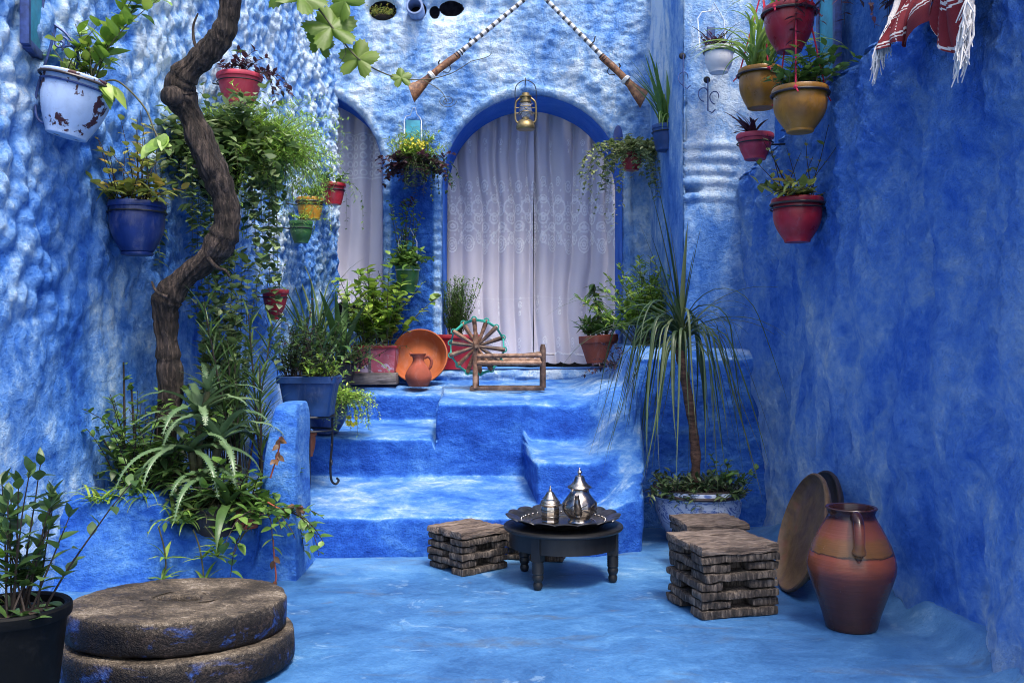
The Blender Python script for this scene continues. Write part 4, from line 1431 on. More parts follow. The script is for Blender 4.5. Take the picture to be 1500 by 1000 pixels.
# 11 small red pot right of the arch with trailing plant
t, h = wallpot('small red pot nearly hidden by trailing pale leaves, just right of the big arch', 925, 222, 250, 7.1, .075, .055, 'pot_red', .008, .006)
f = MB(); s = MB()
shoots(f, s, (.02, 0, h), 60, (.12, .34), (.5, 1.5), (3, 8), (.028, .045), (.022, .034), .018, spread=.07, rad=.0018)
shoots(f, s, (0, -.03, h), 55, (.22, .58), (1.0, 1.6), (3, 6), (.028, .046), (.024, .036), .02, az=(-3.3, .4), spread=.09, rad=.0018, maxth=2.9)
shoots(f, s, (-.02, -.03, h), 7, (.6, .85), (1.1, 1.5), (3.5, 5), (.022, .036), (.018, .028), .03, az=(-3.0, -1.6), spread=.06, rad=.0015, maxth=2.9, from_t=.3)
shoots(f, s, (.05, -.03, h), 5, (.5, .7), (1.1, 1.5), (4, 6), (.022, .036), (.018, .028), .03, az=(-1.0, .3), spread=.06, rad=.0015, maxth=2.95, from_t=.3)
f.build('foliage', 'leaf_white', t); s.build('stem', 'stem', t)
m = MB(); m.lathe([(0, 0), (.036, 0), (.036, .012), (0, .012)], 28); m.xf(Matrix.Translation((-.07, .12, h + .13)) @ Matrix.Rotation(R(90), 4, 'X') @ Matrix.Scale(2.4, 4, (0, 1, 0)))
m.build('back_plate', 'pot_blue', t, bevel=.004)
ring_hanger(t, h, .08, BN, .15, 'iron')

# 12 blue pot with sword leaves on the pillar side
t, h = wallpot('blue plastic pot with upright sword shaped leaves, on the pillar above the trailing pale plant', 976, 184, 221, 6.55, .093, .072, 'pot_blue2', .006, .004)
f = MB()
for k in range(22):
    f.strap((U(-.04, .04), U(-.04, .04), h), U(2.2, 4.4) if k < 14 else U(0, 6.28), U(.05, .55), U(.30, .58), U(.024, .042), .05, 8, .3)
for k in range(6):
    f.strap((U(-.05, .05), U(-.05, .02), h), U(-2.2, -.9), U(.4, .8), U(.22, .34), .018, .32, 9, .3)
f.build('foliage', 'leaf_mid', t, sharp=0)
ring_hanger(t, h, .098, RN, .18, 'iron', .0)

# 13 cream pot on the pillar face
t, h = wallpot('small cream enamel pot of spiky succulents on a white wire hanger, high on the pillar', 1053, 70, 107, 5.82, .083, .058, 'pot_cream', .006, .012, rim='rim_dark')
f = MB(); s = MB()
shoots(f, s, (0, -.01, h), 38, (.05, .12), (.2, 1.6), (3, 9), (.02, .035), (.007, .012), .008, spread=.07, rad=.002)
for k in range(6):
    f.strap((U(-.04, .04), 0, h), U(0, 6.28), U(.2, .7), U(.14, .24), .014, .1, 7, .3)
f.build('foliage', 'leaf_purple', t, sharp=0); s.build('stem', 'stem_dark', t)
m = MB()
m.torus((0, 0, h - .035), .083, .004, 24, 5)
for sx in (-.085, .085):
    m.tube([(sx, .0, h - .03), (sx, .10, h + .02), (sx, .14, h + .22), (sx * .7, .14, h + .26)], .004, 6)
m.tube([(-.06, .14, h + .26), (0, .14, h + .27), (.01, .12, h + .32), (.06, .14, h + .26)], .004, 6)
m.build('hanger', 'wire_white', t)
m = MB(); m.box((0, .14, h + .12), (.05, .02, .10)); m.build('back_plate', 'pot_blue2', t, bevel=.006)


def strings(t, h, r, top, n=3, ph=0.3, mat='string_red', rad=.0042):
    m = MB()
    for k in range(n):
        a = ph + 2 * PI * k / n
        e = Vector((r * math.cos(a), r * math.sin(a), h - .02))
        m.tube([e + Vector((0, 0, -.012)), e, e * .5 + Vector(top) * .5, Vector(top)], rad, 6)
        m.ball(e + Vector((.006 * math.cos(a), .006 * math.sin(a), -.004)), .010, 8, 6)
        m.tube([e, e + Vector((.03 * math.cos(a + .5), .03 * math.sin(a + .5), -.03))], rad * .8, 5)
    m.tube([Vector(top), Vector(top) + Vector((0, 0, .08))], rad * 1.4, 6)
    return m.build('strings', mat, t)


def wallhook(t, top, dist, dirv=RN):
    m = MB()
    a = Vector(top) + Vector((0, 0, .06))
    b = Vector(dirv).normalized() * dist + a
    m.tube([a + Vector((0, 0, .02)), a, a * .5 + b * .5 + Vector((0, 0, .03)), b + Vector((0, 0, .03))], .006, 6)
    m.tube([b + Vector((0, 0, -.07)), b + Vector((0, 0, .06))], .008, 6)
    return m.build('wall_hook', 'iron', t)


# 14 spider plant pot
t, h = wallpot('mustard glazed pot holding a big pale spider plant, hung on red twine', 1114, 102, 159, 4.95, .105, .068, 'pot_yellow', .010, .018, rim='rim_dark')
f = MB()
for k in range(70):
    f.strap((U(-.05, .05), U(-.05, .05), h), U(0, 6.28), U(.05, .8), U(.28, .52), U(.014, .024), lambda t_: .10 + .22 * t_, 11, .4)
f.build('foliage', 'leaf_spider', t, sharp=0)
strings(t, h, .112, (.01, 0, .62), 3, .5)
wallhook(t, (.01, 0, .62), .44)

# 15 upper red hung pot
t, h = wallpot('glossy red pot hung on pink twine at the top, above the hung mustard pot', 1156, 12, 76, 4.45, .112, .06, 'pot_red', .010, .018, rim='rim_dark')
f = MB()
for k in range(26):
    f.strap((U(-.05, .05), U(-.05, .05), h), U(0, 6.28), U(.1, .9), U(.2, .4), U(.012, .02), lambda t_: .10 + .2 * t_, 10, .4)
f.build('foliage', 'leaf_spider', t, sharp=0)
strings(t, h, .118, (.0, 0, .50), 3, -.5)
wallhook(t, (.0, 0, .50), .36)

# 16 lower mustard pot
t, h = wallpot('round mustard glazed pot with leafy sprigs, hung on twine just under the red one', 1172, 130, 194, 4.40, .118, .062, 'pot_yellow', .010, .024, rim='rim_dark')
f = MB(); s = MB()
shoots(f, s, (0, 0, h), 34, (.08, .24), (.1, 1.1), (0, 4), (.04, .06), (.026, .04), .02, spread=.09, rad=.002)
f.build('foliage', 'leaf_mid', t); s.build('stem', 'stem', t)
strings(t, h, .126, (-.02, 0, .80), 3, -.15)
wallhook(t, (-.02, 0, .80), .34)

# 17 pinkish pot with dark leaves
t, h = wallpot('pinkish red pot with pointed purple leaves, on the pillar edge behind a mustard pot', 1106, 197, 234, 5.15, .09, .058, 'pot_pink', .010, .006)
f = MB()
for k in range(15):
    f.strap((-.02 + U(-.03, .03), U(-.03, .03), h), U(1.8, 5.2), U(.3, 1.2), U(.09, .2), U(.022, .034), .10, 7, .3, base_w=.35)
f.build('foliage', 'leaf_purple', t, sharp=0)
ring_hanger(t, h, .095, RN, .34, 'iron')

# 18 lower red pot
t, h = wallpot('glossy dark red pot with sparse twigs, lowest of those on the deep blue wall', 1168, 291, 355, 4.6, .112, .062, 'pot_red', .012, .022, rim='rim_dark')
f = MB(); s = MB()
shoots(f, s, (0, 0, h), 10, (.2, .38), (.1, .8), (-.5, .8), (.025, .045), (.018, .026), .07, spread=.07, rad=.003, jit=.8)
shoots(f, s, (-.02, -.02, h), 24, (.08, .18), (.6, 1.5), (3, 7), (.05, .075), (.03, .042), .022, spread=.08, rad=.002)
f.build('foliage', 'leaf_olive', t); s.build('stem', 'stem_dark', t)
ring_hanger(t, h, .126, RN, .19, 'iron', .14)

# 19 dark hanging plant at the upper right
loc = W(1262, -75, 4.25)
t = thing('potted_plant', 'dark leafless looking plant dangling from above, between the red pot and the striped cloth', 'potted plant', loc, (0, 0, 0), 'flower pots hung on the walls')
make_pot(t, .10, .07, .16, M['pot_blue'])
f = MB(); s = MB()
shoots(f, s, (0, 0, .16), 60, (.35, .75), (.9, 1.6), (4, 8), (.04, .065), (.014, .022), .026, spread=.08, rad=.0022, maxth=3.0, wob=.5)
f.build('foliage', 'leaf_purple', t); s.build('stem', 'stem_dark', t)
ring_hanger(t, .16, .105, RN, .35, 'iron')

# small wire hooks left on the pillar and hardware
def hookset(px, py, D, label, loops):
    t = thing('wire_hook', label, 'hook', W(px, py, D), (0, 0, 0), 'empty hooks on the pillar')
    m = MB()
    for (ox, oz, r_) in loops:
        m.tube([(ox + r_ * math.cos(a), -.02 - .01 * math.sin(a * 2), oz + r_ * 1.4 * math.sin(a)) for a in [k * .35 for k in range(15)]], .0035, 5)
    m.tube([(0, .04, .10), (0, -.02, .10), (0, -.02, -.10), (.02, -.05, -.12), (.04, -.05, -.10)], .004, 6)
    m.build('wire', 'iron_blue', t)
    m = MB(); m.lathe([(0, 0), (.02, .0), (.022, .006), (.016, .016), (0, .018)], 14)
    m.xf(Matrix.Translation((0, .015, .10)) @ Matrix.Rotation(R(90), 4, 'X')); m.build('nail_plate', 'iron', t)


hookset(1036, 140, 5.97, 'curled blue wire hook left empty, above the brick ridges of the pillar', [(-.03, 0, .03), (.04, -.02, .028)])
hookset(1000, 105, 6.02, 'small empty wire hook on the pillar corner, above the sword leaved plant', [(0, -.05, .03)])

# ------------------------------------------------------------------ holes: moss and clay pipe
t = thing('moss_tuft', 'small dry moss tuft growing in the leftmost hole high in the arched wall', 'plant', W(560, 24, WY + .03))
f = MB()
shoots(f, None, (0, 0, 0), 90, (.03, .09), (.1, 1.3), (0, 6), (.012, .02), (.006, .010), .008, spread=.075, k=2)
f.build('foliage', 'leaf_olive', t)
f = MB(); f.ball((0, .05, .0), .07, 12, 8, 0, .5); f.build('root_clump', 'soil', t)
t = thing('drain_pipe', 'round clay drain pipe sticking out of a hole high above the curtains', 'pipe', W(609, 15, WY - .02))
m = MB()
m.lathe([(.050, -.10), (.062, -.10), (.066, -.09), (.064, .18), (.052, .18), (.050, -.10)], 30)
m.xf(Matrix.Rotation(R(-90), 4, 'X')); m.build('pipe', 'clay_pipe', t)
m = MB(); m.lathe([(0, 0), (.053, 0), (.053, .01), (0, .01)], 24); m.xf(Matrix.Translation((0, .08, 0)) @ Matrix.Rotation(R(-90), 4, 'X')); m.build('dark_bore', 'interior', t)

# turquoise shutters glimpsed at the two upper corners
def shutter(p, w, h, rz, label):
    t = thing('window_shutter', label, 'shutter', p, (0, 0, rz))
    m = MB(); m.box((0, 0, h / 2), (.02, w, h)); m.build('panel', 'turquoise', t, bevel=.003)
    m = MB()
    for yy in (-w / 2, w / 2):
        m.box((0, yy, h / 2), (.036, .035, h + .04))
    m.box((0, 0, -.012), (.036, w - .04, .035)); m.box((0, 0, h + .012), (.036, w - .04, .035))
    m.build('frame', 'iron_blue', t, bevel=.003)


shutter(Vector((LW(4.05) + .04, 4.05, CAM_H + 430 / FPX * 4.05)), .22, .6, R(11.5), 'turquoise window shutter edge at the top left, above the curly iron bracket')
shutter(Vector((RW(4.95) + .12, 4.95, CAM_H + 385 / FPX * 4.95)), .22, .6, R(3.8), 'narrow turquoise shutter on the upper wall, right behind the hung mustard pot')

# ------------------------------------------------------------------ lantern
t = thing('hurricane_lantern', 'small brass hurricane lantern hanging by its wire at the top of the big arch', 'lantern', W(770, 190, 7.05))
z = PX(55, 7.05)
m = MB(); m.lathe([(0, 0), (.066, 0), (.070, .006), (.070, .030), (.062, .042), (.060, .055), (.045, .068), (.026, .074), (.026, .09), (0, .09)], 28); m.build('fuel_tank', 'brass', t)
m = MB(); m.lathe([(.026, .092), (.040, .11), (.048, .135), (.046, .165), (.034, .195), (.032, .193), (.044, .165), (.046, .135), (.038, .112), (.024, .094)], 24); m.build('glass_globe', 'glass', t)
m = MB(); m.lathe([(.036, .195), (.042, .20), (.042, .212), (.032, .218), (.032, .235), (.045, .238), (.045, .246), (.030, .252), (.028, .268), (0, .275)], 24); m.build('chimney_cap', 'brass', t)
m = MB()
for sx in (-1, 1):
    m.tube(smooth_path([(sx * .055, 0, .045), (sx * .075, 0, .075), (sx * .076, 0, .16), (sx * .068, 0, .205), (sx * .036, 0, .235)], 6), .007, 8)
    for zz in (.12, .16):
        m.tube([(sx * .070, 0, zz), (sx * .045, 0, zz)], .003, 5)
m.torus((0, 0, .125), .050, .0025, 22, 5); m.torus((0, 0, .165), .048, .0025, 22, 5)
m.tube([(-.05, -.005, .1), (0, -.052, .145), (.05, -.005, .19)], .0025, 5); m.tube([(.05, -.005, .1), (0, -.052, .145), (-.05, -.005, .19)], .0025, 5)
m.build('frame', 'brass', t)
m = MB()
m.tube(smooth_path([(-.075, 0, .20), (-.078, 0, .28), (-.06, 0, .335), (0, 0, .365), (.06, 0, .335), (.078, 0, .28), (.075, 0, .20)], 6), .0035, 6)
m.tube([(0, 0, .363), (0, .02, .385), (0, .12, .395), (0, .30, .40)], .004, 6)
m.build('bail_wire', 'iron', t)

# ------------------------------------------------------------------ crossed antique muskets
def musket(pb, pe, D, label):
    a = W(pb[0], pb[1], D - .05); b = W(pe[0], pe[1], D)
    d = (b - a); L = d.length
    rot = d.to_track_quat('X', 'Z')
    t = thing('antique_musket', label, 'musket', a, rot.to_euler(), 'muskets crossed above the arch')
    m = MB()
    m.tube([(0, 0, 0), (.02, 0, 0), (.08, 0, 0), (.16, 0, .004), (.26, 0, .008), (.36, 0, .006), (.46, 0, .0), (L * .42, 0, 0)], [.070, .064, .046, .030, .026, .028, .026, .021], 18)
    i0 = 0
    for i in range(len(m.v)):
        x, y, zz = m.v[i]
        m.v[i] = (x + (zz * .35 if x < .05 else 0), y * (0.55 if x < .2 else .8), zz)
    m.build('stock', 'gun_wood', t)
    m = MB(); m.tube([(L * .40, 0, .004), (L * .6, 0, .006), (L, 0, .008), (L + .1, 0, .008)], [.019, .018, .016, .016], 14); m.build('barrel', 'bands', t)
    m = MB()
    for xx in (L * .40, L * .42, L * .44):
        m.torus((xx, 0, .003), .022, .004, 18, 6, 'x')
    m.tube([(.30, 0, .026), (.31, 0, .05), (.33, 0, .055)], .006, 6); m.tube([(.36, 0, -.02), (.35, 0, -.05), (.32, 0, -.055), (.29, 0, -.025)], .004, 6)
    m.build('lock_and_bands', 'iron', t)
    m = MB(); m.torus((.20, 0, .006), .030, .010, 18, 6, 'x'); m.torus((.215, 0, .006), .029, .008, 18, 6, 'x'); m.build('cloth_tie', 'white_paint', t)
    m = MB()
    m.tube([(L * .55, 0, 0), (L * .55, 0, .04), (L * .55, .09, .05)], .005, 6); m.build('support_nail', 'iron', t)


musket((602, 137), (768, 2), 7.25, 'long musket with a flared brown butt and black banded barrel, hung left of the lantern')
musket((944, 146), (800, 2), 7.25, 'long musket with a worn dark butt and banded barrel, hung right of the lantern')

# ------------------------------------------------------------------ striped cloth over the wall top
t = thing('striped_cloth', 'red woven cloth with white stripes and cream fringes, draped over the sloping wall top', 'cloth', (0, 0, 0))
nu, nv = 220, 130
u, v = np.meshgrid(np.linspace(0, 1, nu), np.linspace(0, 1, nv), indexing='ij')
dd = 3.80 - 0.70 * u
wt = 2.17 + (5.98 - dd) * 0.13
hang = 0.14 + 0.27 * u + 0.05 * np.sin(u * 9.5 + 0.6) + 0.05 * fbm(u * 5, u * 0, 141, 2) + 0.12 * np.exp(-((u - .38) / .13) ** 2) + 0.10 * np.exp(-((u - .88) / .1) ** 2) - .10 * np.exp(-((u - .65) / .07) ** 2)
bk = 0.20
L_ = bk + hang
s = v * L_
over = s < bk
fold = 0.025 * np.sin(u * 34 + 2.0 * np.sin(u * 7) + v * 2) * sstep(0.05, .3, s) + 0.03 * fbm(u * 9, v * 3, 142, 3)
xx = np.where(over, RW(dd) + 0.20 - s, RW(dd) - 0.03 - 0.09 * sstep(0, .25, s - bk)) - np.abs(fold) - 0.02
zz = np.where(over, wt + 0.015 + 0.02 * sstep(bk, 0, s) + np.abs(fold) * .6, wt + 0.015 - (s - bk))
yy = dd + 0.05 * np.sin(v * 6 + u * 20) * sstep(bk, L_, s)
k_ = np.array([1, 2, 3, 2, 1.]); k_ /= k_.sum()
stripe = ((v * 0.45 + u * .15) * 9) % 1.0
st = ((stripe < 0.07) | ((np.abs(stripe - .16) < .02))) * 1.0
st = np.maximum(st, (np.abs(((u * 11) % 1.0) - .5) < .035) * ((v * 31) % 1.0 < .55) * ((u * 5.5) % 1 < .5))
edge_w = (u > .93) | (u < 0.05)
st = np.where(edge_w, 1.0, st)
CX = np.stack([xx, yy, zz], -1)
grid_obj('fabric', CX, M['cloth'], t, tone=st * 0.99)
for lo, hi, stp in ((0.0, .11, 14), (.90, 1.0, 9)):
    m = MB()
    for i in range(nu):
        uu = i / (nu - 1)
        if lo <= uu <= hi:
            for rep in range(3):
                b = Vector(CX[i, -1 - rep * stp])
                L0 = U(.07, .14)
                o1 = Vector((U(-.02, -.002), U(-.02, .02), -L0 * .5)); o2 = Vector((U(-.03, .0), U(-.03, .03), -L0))
                m.tube([b, b + o1, b + o2], [.0030, .0034, .0018], 4)
    m.build('fringe', 'fringe', t)

# ------------------------------------------------------------------ plants in the raised planter
def ground_plant(name, label, loc, cat='plant', group=None):
    return thing(name, label, cat, loc, (0, 0, 0), group)


GP = 'plants crowded in the raised planter'
# big aloe
t = ground_plant('aloe_plant', 'large aloe with arching toothed grey green leaves, at the foot of the twisted trunk', W(292, 690, 4.55), group=GP)
f = MB(); s = MB()
for (ox, oy, oz, n, L, th) in ((.00, 0, .27, 12, (.26, .46), (.5, 1.5)), (-.02, -.05, .10, 12, (.32, .52), (.7, 1.5)), (.10, -.02, .14, 11, (.3, .5), (.5, 1.4)), (.06, -.08, -.02, 9, (.28, .42), (.9, 1.6))):
    for k in range(n):
        a = 2 * PI * k / n + U(-.3, .3)
        f.strap((ox, oy, oz), a, U(*th), U(*L), U(.032, .052), lambda t_: .06 + .22 * t_, 12, .55, teeth=True, maxth=2.7, base_w=1.0, pw=1.1)
    s.tube([(ox * .5, oy * .5, -.06), (ox, oy, oz)], .018, 7)
for k in range(9):
    f.strap((.04, 0, .38), 2 * PI * k / 9, U(.15, .9), U(.12, .2), .026, .08, 8, .5, teeth=True, base_w=1.0)
s.tube([(0, 0, .2), (.04, 0, .38)], .014, 7)
f.build('leaves', 'leaf_aloe', t, sharp=0); s.build('stem', 'stem', t)
# feathery lance leaved shrub
t = ground_plant('lance_leaved_shrub', 'tall shrub with narrow upright lance leaves, between the aloe and the planter end post', W(372, 720, 4.75), group=GP)
f = MB(); s = MB()
for k in range(7):
    a = U(0, 6.28); th = U(.02, .35); L = U(.55, .98)
    d = Vector((math.sin(th) * math.cos(a), math.sin(th) * math.sin(a), math.cos(th)))
    b = Vector((U(-.08, .08), U(-.08, .08), 0))
    s.tube([b, b + d * L * .5, b + d * L], [.007, .005, .003], 6)
    n = int(L / .018)
    for i in range(n):
        if i < n * .25:
            continue
        p = b + d * (L * i / n); aa = i * 2.4
        f.strap(p, aa, U(.55, .95), U(.13, .2), .014, .05, 5, .3, base_w=.5)
f.build('leaves', 'leaf_dark', t, sharp=0); s.build('stem', 'stem_dark', t)
# leafy bush left of the trunk with two tall dark canes
t = ground_plant('leafy_bush', 'small leafy bush with bare dark canes, left of the twisted trunk', W(208, 725, 4.55), group=GP)
f = MB(); s = MB()
for (a, b, c, d) in ((178, 720, 181, 530), (196, 720, 192, 560)):
    p0 = W(a, b, 4.5) - t.location; p1 = W(c, d, 4.5) - t.location
    s.tube([p0, p0 * .5 + p1 * .5 + Vector((.01, 0, 0)), p1], [.007, .006, .004], 6)
    for i in range(16):
        q = p0 + (p1 - p0) * U(.2, 1)
        f.leaf(q, (U(-1, 1), U(-1, .2), U(0, 1)), (0, -.3, 1), U(.03, .05), .03, .2)
shoots(f, s, (.02, .0, .0), 40, (.25, .58), (.05, .7), (-.2, 2), (.035, .06), (.026, .04), .025, spread=.10, rad=.0035)
f.build('leaves', 'leaf_mid', t); s.build('stem', 'stem_dark', t)
# ivy climbing beside the trunk
t = ground_plant('climbing_ivy', 'variegated ivy climbing the wall just right of the twisted trunk, under the ivy pot', W(325, 690, 4.95), group=GP)
f = MB(); s = MB()
shoots(f, s, (0, .05, 0), 42, (.5, 1.2), (0, .2), (-.1, .1), (.04, .06), (.036, .052), .022, spread=.11, rad=.003, shape=.75, wob=.4)
f.build('leaves', 'leaf_ivy', t); s.build('stem', 'stem', t)
# spider plants and bromeliads tumbling over the rim
for (px, py, D, n, L, mat, lab) in ((205, 735, 4.38, 44, (.16, .34), 'leaf_mid', 'grassy spider plant at the scooped rim of the planter, left end of the plants'),
                                    (268, 765, 4.34, 34, (.12, .26), 'leaf_spider', 'pale green spider plant in the dip of the planter, under the aloe'),
                                    (150, 735, 4.30, 26, (.10, .20), 'leaf_lime', 'small bright spider plant on the planter rim, behind the leafy shrub in the black pot')):
    t = ground_plant('spider_plant', lab, W(px, py, D), group=GP)
    f = MB()
    for k in range(n):
        f.strap((U(-.05, .05), U(-.05, .05), 0), U(0, 6.28), U(.2, 1.2), U(*L), U(.012, .02), lambda t_: .12 + .2 * t_, 9, .4)
    f.build('leaves', mat, t, sharp=0)
# trailing rosette runner on the face of the planter
t = ground_plant('trailing_plant', 'runner with leafy rosettes hanging down the planter face, above the millstones', W(283, 775, 4.24), group=GP)
f = MB(); s = MB()
for (pts) in ([(283, 775), (292, 800), (297, 830), (299, 855)], [(232, 770), (240, 800), (243, 830), (238, 850)], [(300, 770), (322, 800), (318, 815)]):
    q = smooth_path([W(a, b, 4.22) - t.location for a, b in pts], 5)
    s.tube(q, .004, 5)
    for e in (q[len(q) // 2], q[-1]):
        for k in range(9):
            f.strap(e, U(0, 6.28), U(.4, 1.5), U(.07, .14), .020, .14, 6, .3, base_w=.4)
f.build('leaves', 'leaf_lime', t, sharp=0); s.build('stem', 'stem', t)
# long dark strap leaf hanging
t = ground_plant('agave_plant', 'dark broad leaved agave with one long pointed leaf hanging over the planter rim', W(335, 745, 4.32), group=GP)
f = MB()
for (a, th, L, w, b) in ((-1.45, 1.1, .38, .055, .16), (-2.2, .7, .3, .045, .12), (-.8, .6, .3, .045, .13), (.5, .5, .28, .045, .1), (2.4, .6, .3, .045, .1), (-1.7, .4, .32, .05, .1)):
    f.strap((0, 0, 0), a, th, L, w, b, 12, .35, base_w=.6, maxth=3.0)
f.build('leaves', 'leaf_dark', t, sharp=0)
# jade like plant at the right end, small clay pot
t = thing('potted_plant', 'small clay pot of round fleshy leaves at the right end of the planter', 'potted plant', W(362, 772, 4.42), (0, 0, 0), 'pots standing in the raised planter')
make_pot(t, .065, .05, .10, M['pot_terra'])
f = MB(); s = MB()
shoots(f, s, (.02, 0, .09), 30, (.10, .28), (.2, 1.4), (1, 5), (.05, .075), (.035, .05), .026, spread=.07, rad=.004, up=.2)
shoots(f, s, (.08, -.05, .08), 12, (.25, .42), (1.0, 1.5), (4, 6), (.05, .07), (.035, .05), .03, az=(-2.2, .2), spread=.06, rad=.004, maxth=3.0)
f.build('foliage', 'leaf_mid', t); s.build('stem', 'stem_dark', t)
t = thing('potted_plant', 'dark brown pot with a striped rim, half buried under leaves left of the trunk base', 'potted plant', W(228, 745, 4.62), (0, R(6), 0), 'pots standing in the raised planter')
make_pot(t, .115, .09, .2, M['rim_dark'], .012, .03, .01)
f = MB(); s = MB()
shoots(f, s, (0, 0, .18), 50, (.12, .28), (.3, 1.4), (2, 6), (.05, .08), (.025, .04), .025, spread=.1, rad=.003)
f.build('foliage', 'leaf_dark', t); s.build('stem', 'stem', t)
t = thing('potted_plant', 'grey brown pot of tangled stems in the middle of the planter, under the aloe', 'potted plant', W(318, 785, 4.44), (0, R(-5), 0), 'pots standing in the raised planter')
make_pot(t, .10, .08, .15, M['rim_dark'], .012, .03, .01)
f = MB(); s = MB()
shoots(f, s, (0, 0, .13), 50, (.12, .3), (.3, 1.5), (2, 6), (.05, .09), (.02, .03), .025, spread=.09, rad=.003)
f.build('foliage', 'leaf_dark', t); s.build('stem', 'stem', t)
t = ground_plant('reddish_runner', 'thin red runner with dry brown leaves, hanging off the planter end post', W(400, 745, 4.40), group=GP)
s = MB(); f = MB()
for pts in ([(392, 735), (412, 745), (430, 740), (443, 742)], [(400, 790), (402, 820), (404, 850), (392, 868)], [(396, 700), (408, 660), (410, 640)]):
    q = smooth_path([W(a, b, 4.34) - t.location for a, b in pts], 6)
    s.tube(q, .004, 5)
    for k in range(9):
        p = q[int(len(q) * U(.3, 1)) - 1]
        f.leaf(p, (U(-.6, .6), U(-.6, 0), U(-1, .1)), (0, -1, .3), U(.03, .055), .025, .3)
s.build('stem', 'pot_terra', t); f.build('leaves', 'leaf_brown', t)

# ------------------------------------------------------------------ black pot with shrub, lower left
t = thing('potted_plant', 'big black plastic pot with a tall leafy shrub, on the floor beside the millstones', 'potted plant', (W(18, 885, 2.6).x, 2.6, 0))
make_pot(t, .138, .10, .385, M['pot_black'], .012, .035, .0, .03)
f = MB(); s = MB()
for k in range(17):
    a = U(-1.2, 1.2) if k < 12 else U(0, 6.28)
    shoots(f, s, (.03, 0, .36), 1, (.24, .46), (.05, .50), (-.6, .6), (.045, .07), (.026, .038), .034, az=(a, a + .05), spread=.05, rad=.0035, up=.6, tiplet=True, wob=.1, from_t=.2)
for k in range(22):
    f.leaf((U(-.1, .12), U(-.12, .1), .365), (U(-1, 1), U(-1, .3), U(-.1, .6)), (0, 0, 1), U(.06, .1), .03, .4)
f.build('foliage', 'leaf_dark', t); s.build('stem', 'stem_dark', t)
f = MB()
for k in range(26):
    f.strap((U(-.12, .0), U(-.12, .06), .36), U(2.2, 5.4), U(.5, 1.3), U(.12, .24), .016, .2, 8, .3)
f.build('dry_leaves', 'leaf_olive', t, sharp=0)
f = MB()
shoots(f, None, (-.05, 0, .37), 9, (.12, .24), (.05, .5), (-.4, 1), (.04, .06), (.025, .035), .035, az=(1.5, 4.5), spread=.06, tiplet=True)
f.build('pale_leaves', 'leaf_lime', t)

# ------------------------------------------------------------------ two millstones
def millstone(c, r, z0, z1, hole, label, tilt):
    t = tag(bpy.data.objects.new('tmp', None), label, 'millstone', 'stacked millstones')
    n = 120; h = z1 - z0
    def fn(rr, z, a):
        rr2 = rr * (1 + 0.010 * mnoise.noise((math.cos(a) * 2.2, math.sin(a) * 2.2, z0 * 9)) + 0.012 * mnoise.noise((math.cos(a) * 9, math.sin(a) * 9, z * 18)) * (rr > r * .9))
        if rr < r * .2:
            rr2 = rr * (1 + .9 * abs(math.cos(a)) ** 2) if hole else rr2
        zz = z + 0.004 * mnoise.noise((rr * 12 * math.cos(a), rr * 12 * math.sin(a), z0 * 5)) + 0.003 * mnoise.noise((rr * 40 * math.cos(a), rr * 40 * math.sin(a), 2))
        return rr2, zz
    pr = [(0, 0), (r * .9, 0), (r * .99, .003), (r, .010), (r * 1.005, h * .3), (r * 1.003, h * .6), (r, h - .012), (r * .996, h - .005), (r * .985, h - .0005), (r * .95, h)]
    pr += [(r * (.95 - .05 * k), h + .0025 * math.sin(k)) for k in range(1, 17)]
    pr += ([(.042, h - .001), (.039, h - .006), (.037, h - .04), (0, h - .045)] if hole else [(0, h)])
    m = MB(); m.lathe(pr, n, 0, (0, 0, 0), fn)
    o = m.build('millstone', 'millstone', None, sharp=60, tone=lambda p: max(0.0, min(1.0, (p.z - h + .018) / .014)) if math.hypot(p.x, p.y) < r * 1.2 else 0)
    o.location = (c[0], c[1], z0); o.rotation_euler = tilt
    return tag(o, label, 'millstone', 'stacked millstones')


millstone((-1.120, 3.24), .372, 0.006, .114, False, 'lower round millstone lying on the blue floor, blue paint on its rim', (R(-2.4), 0, .4))
millstone((-1.135, 3.26), .355, .118, .226, True, 'upper round grey brown millstone with a central hole, resting on the other stone', (R(-2.6), 0, .0))

# ------------------------------------------------------------------ pots and plants by the upper steps
# wrought iron stand with the ribbed blue tub
t = thing('plant_stand', 'wrought iron pot stand with curled feet, carrying the dark blue tub on the steps', 'plant stand', W(455, 712, 5.52))
zt = PX(712 - 604, 5.52)
m = MB(); m.torus((0, 0, zt - .02), .135, .008, 32, 6); m.torus((0, 0, zt - .10), .128, .006, 32, 6); m.build('ring', 'iron', t)
for (x, y) in ((.02, -.13), (-.12, .06), (.11, .08)):
    m = MB()
    e = Vector((x * .9, y * .9, 0))
    m.tube(smooth_path([(x, y, zt), (x, y, zt * .6), (x * .92, y * .92, zt * .3), (x * .95, y * .95, .03), (x * 1.15, y * 1.15, .0), (x * 1.3, y * 1.3, .018), (x * 1.2, y * 1.2, .035)], 6), .007, 6)
    for k in range(3):
        m.torus((x * .97, y * .97, zt * (.3 + .22 * k)), .016, .004, 12, 5, 'x')
    m.build('leg', 'iron', t)
t = thing('potted_plant', 'ribbed dark blue square tub packed with leafy plants, on the iron stand', 'potted plant', W(454, 608, 5.5))
m = MB()
h = PX(58, 5.5); a0, a1 = .125, .155
def sq(r, z, n=64):
    out = []
    for i in range(n):
        a = 2 * PI * i / n
        c, s_ = math.cos(a), math.sin(a)
        k = (abs(c) ** 8 + abs(s_) ** 8) ** (-1 / 8)
        rb = 1 + (.012 * (i % 4 < 2) if z < h * .8 and z > .01 else 0)
        out.append((r * k * c * rb, r * k * s_ * .85 * rb, z))
    return out
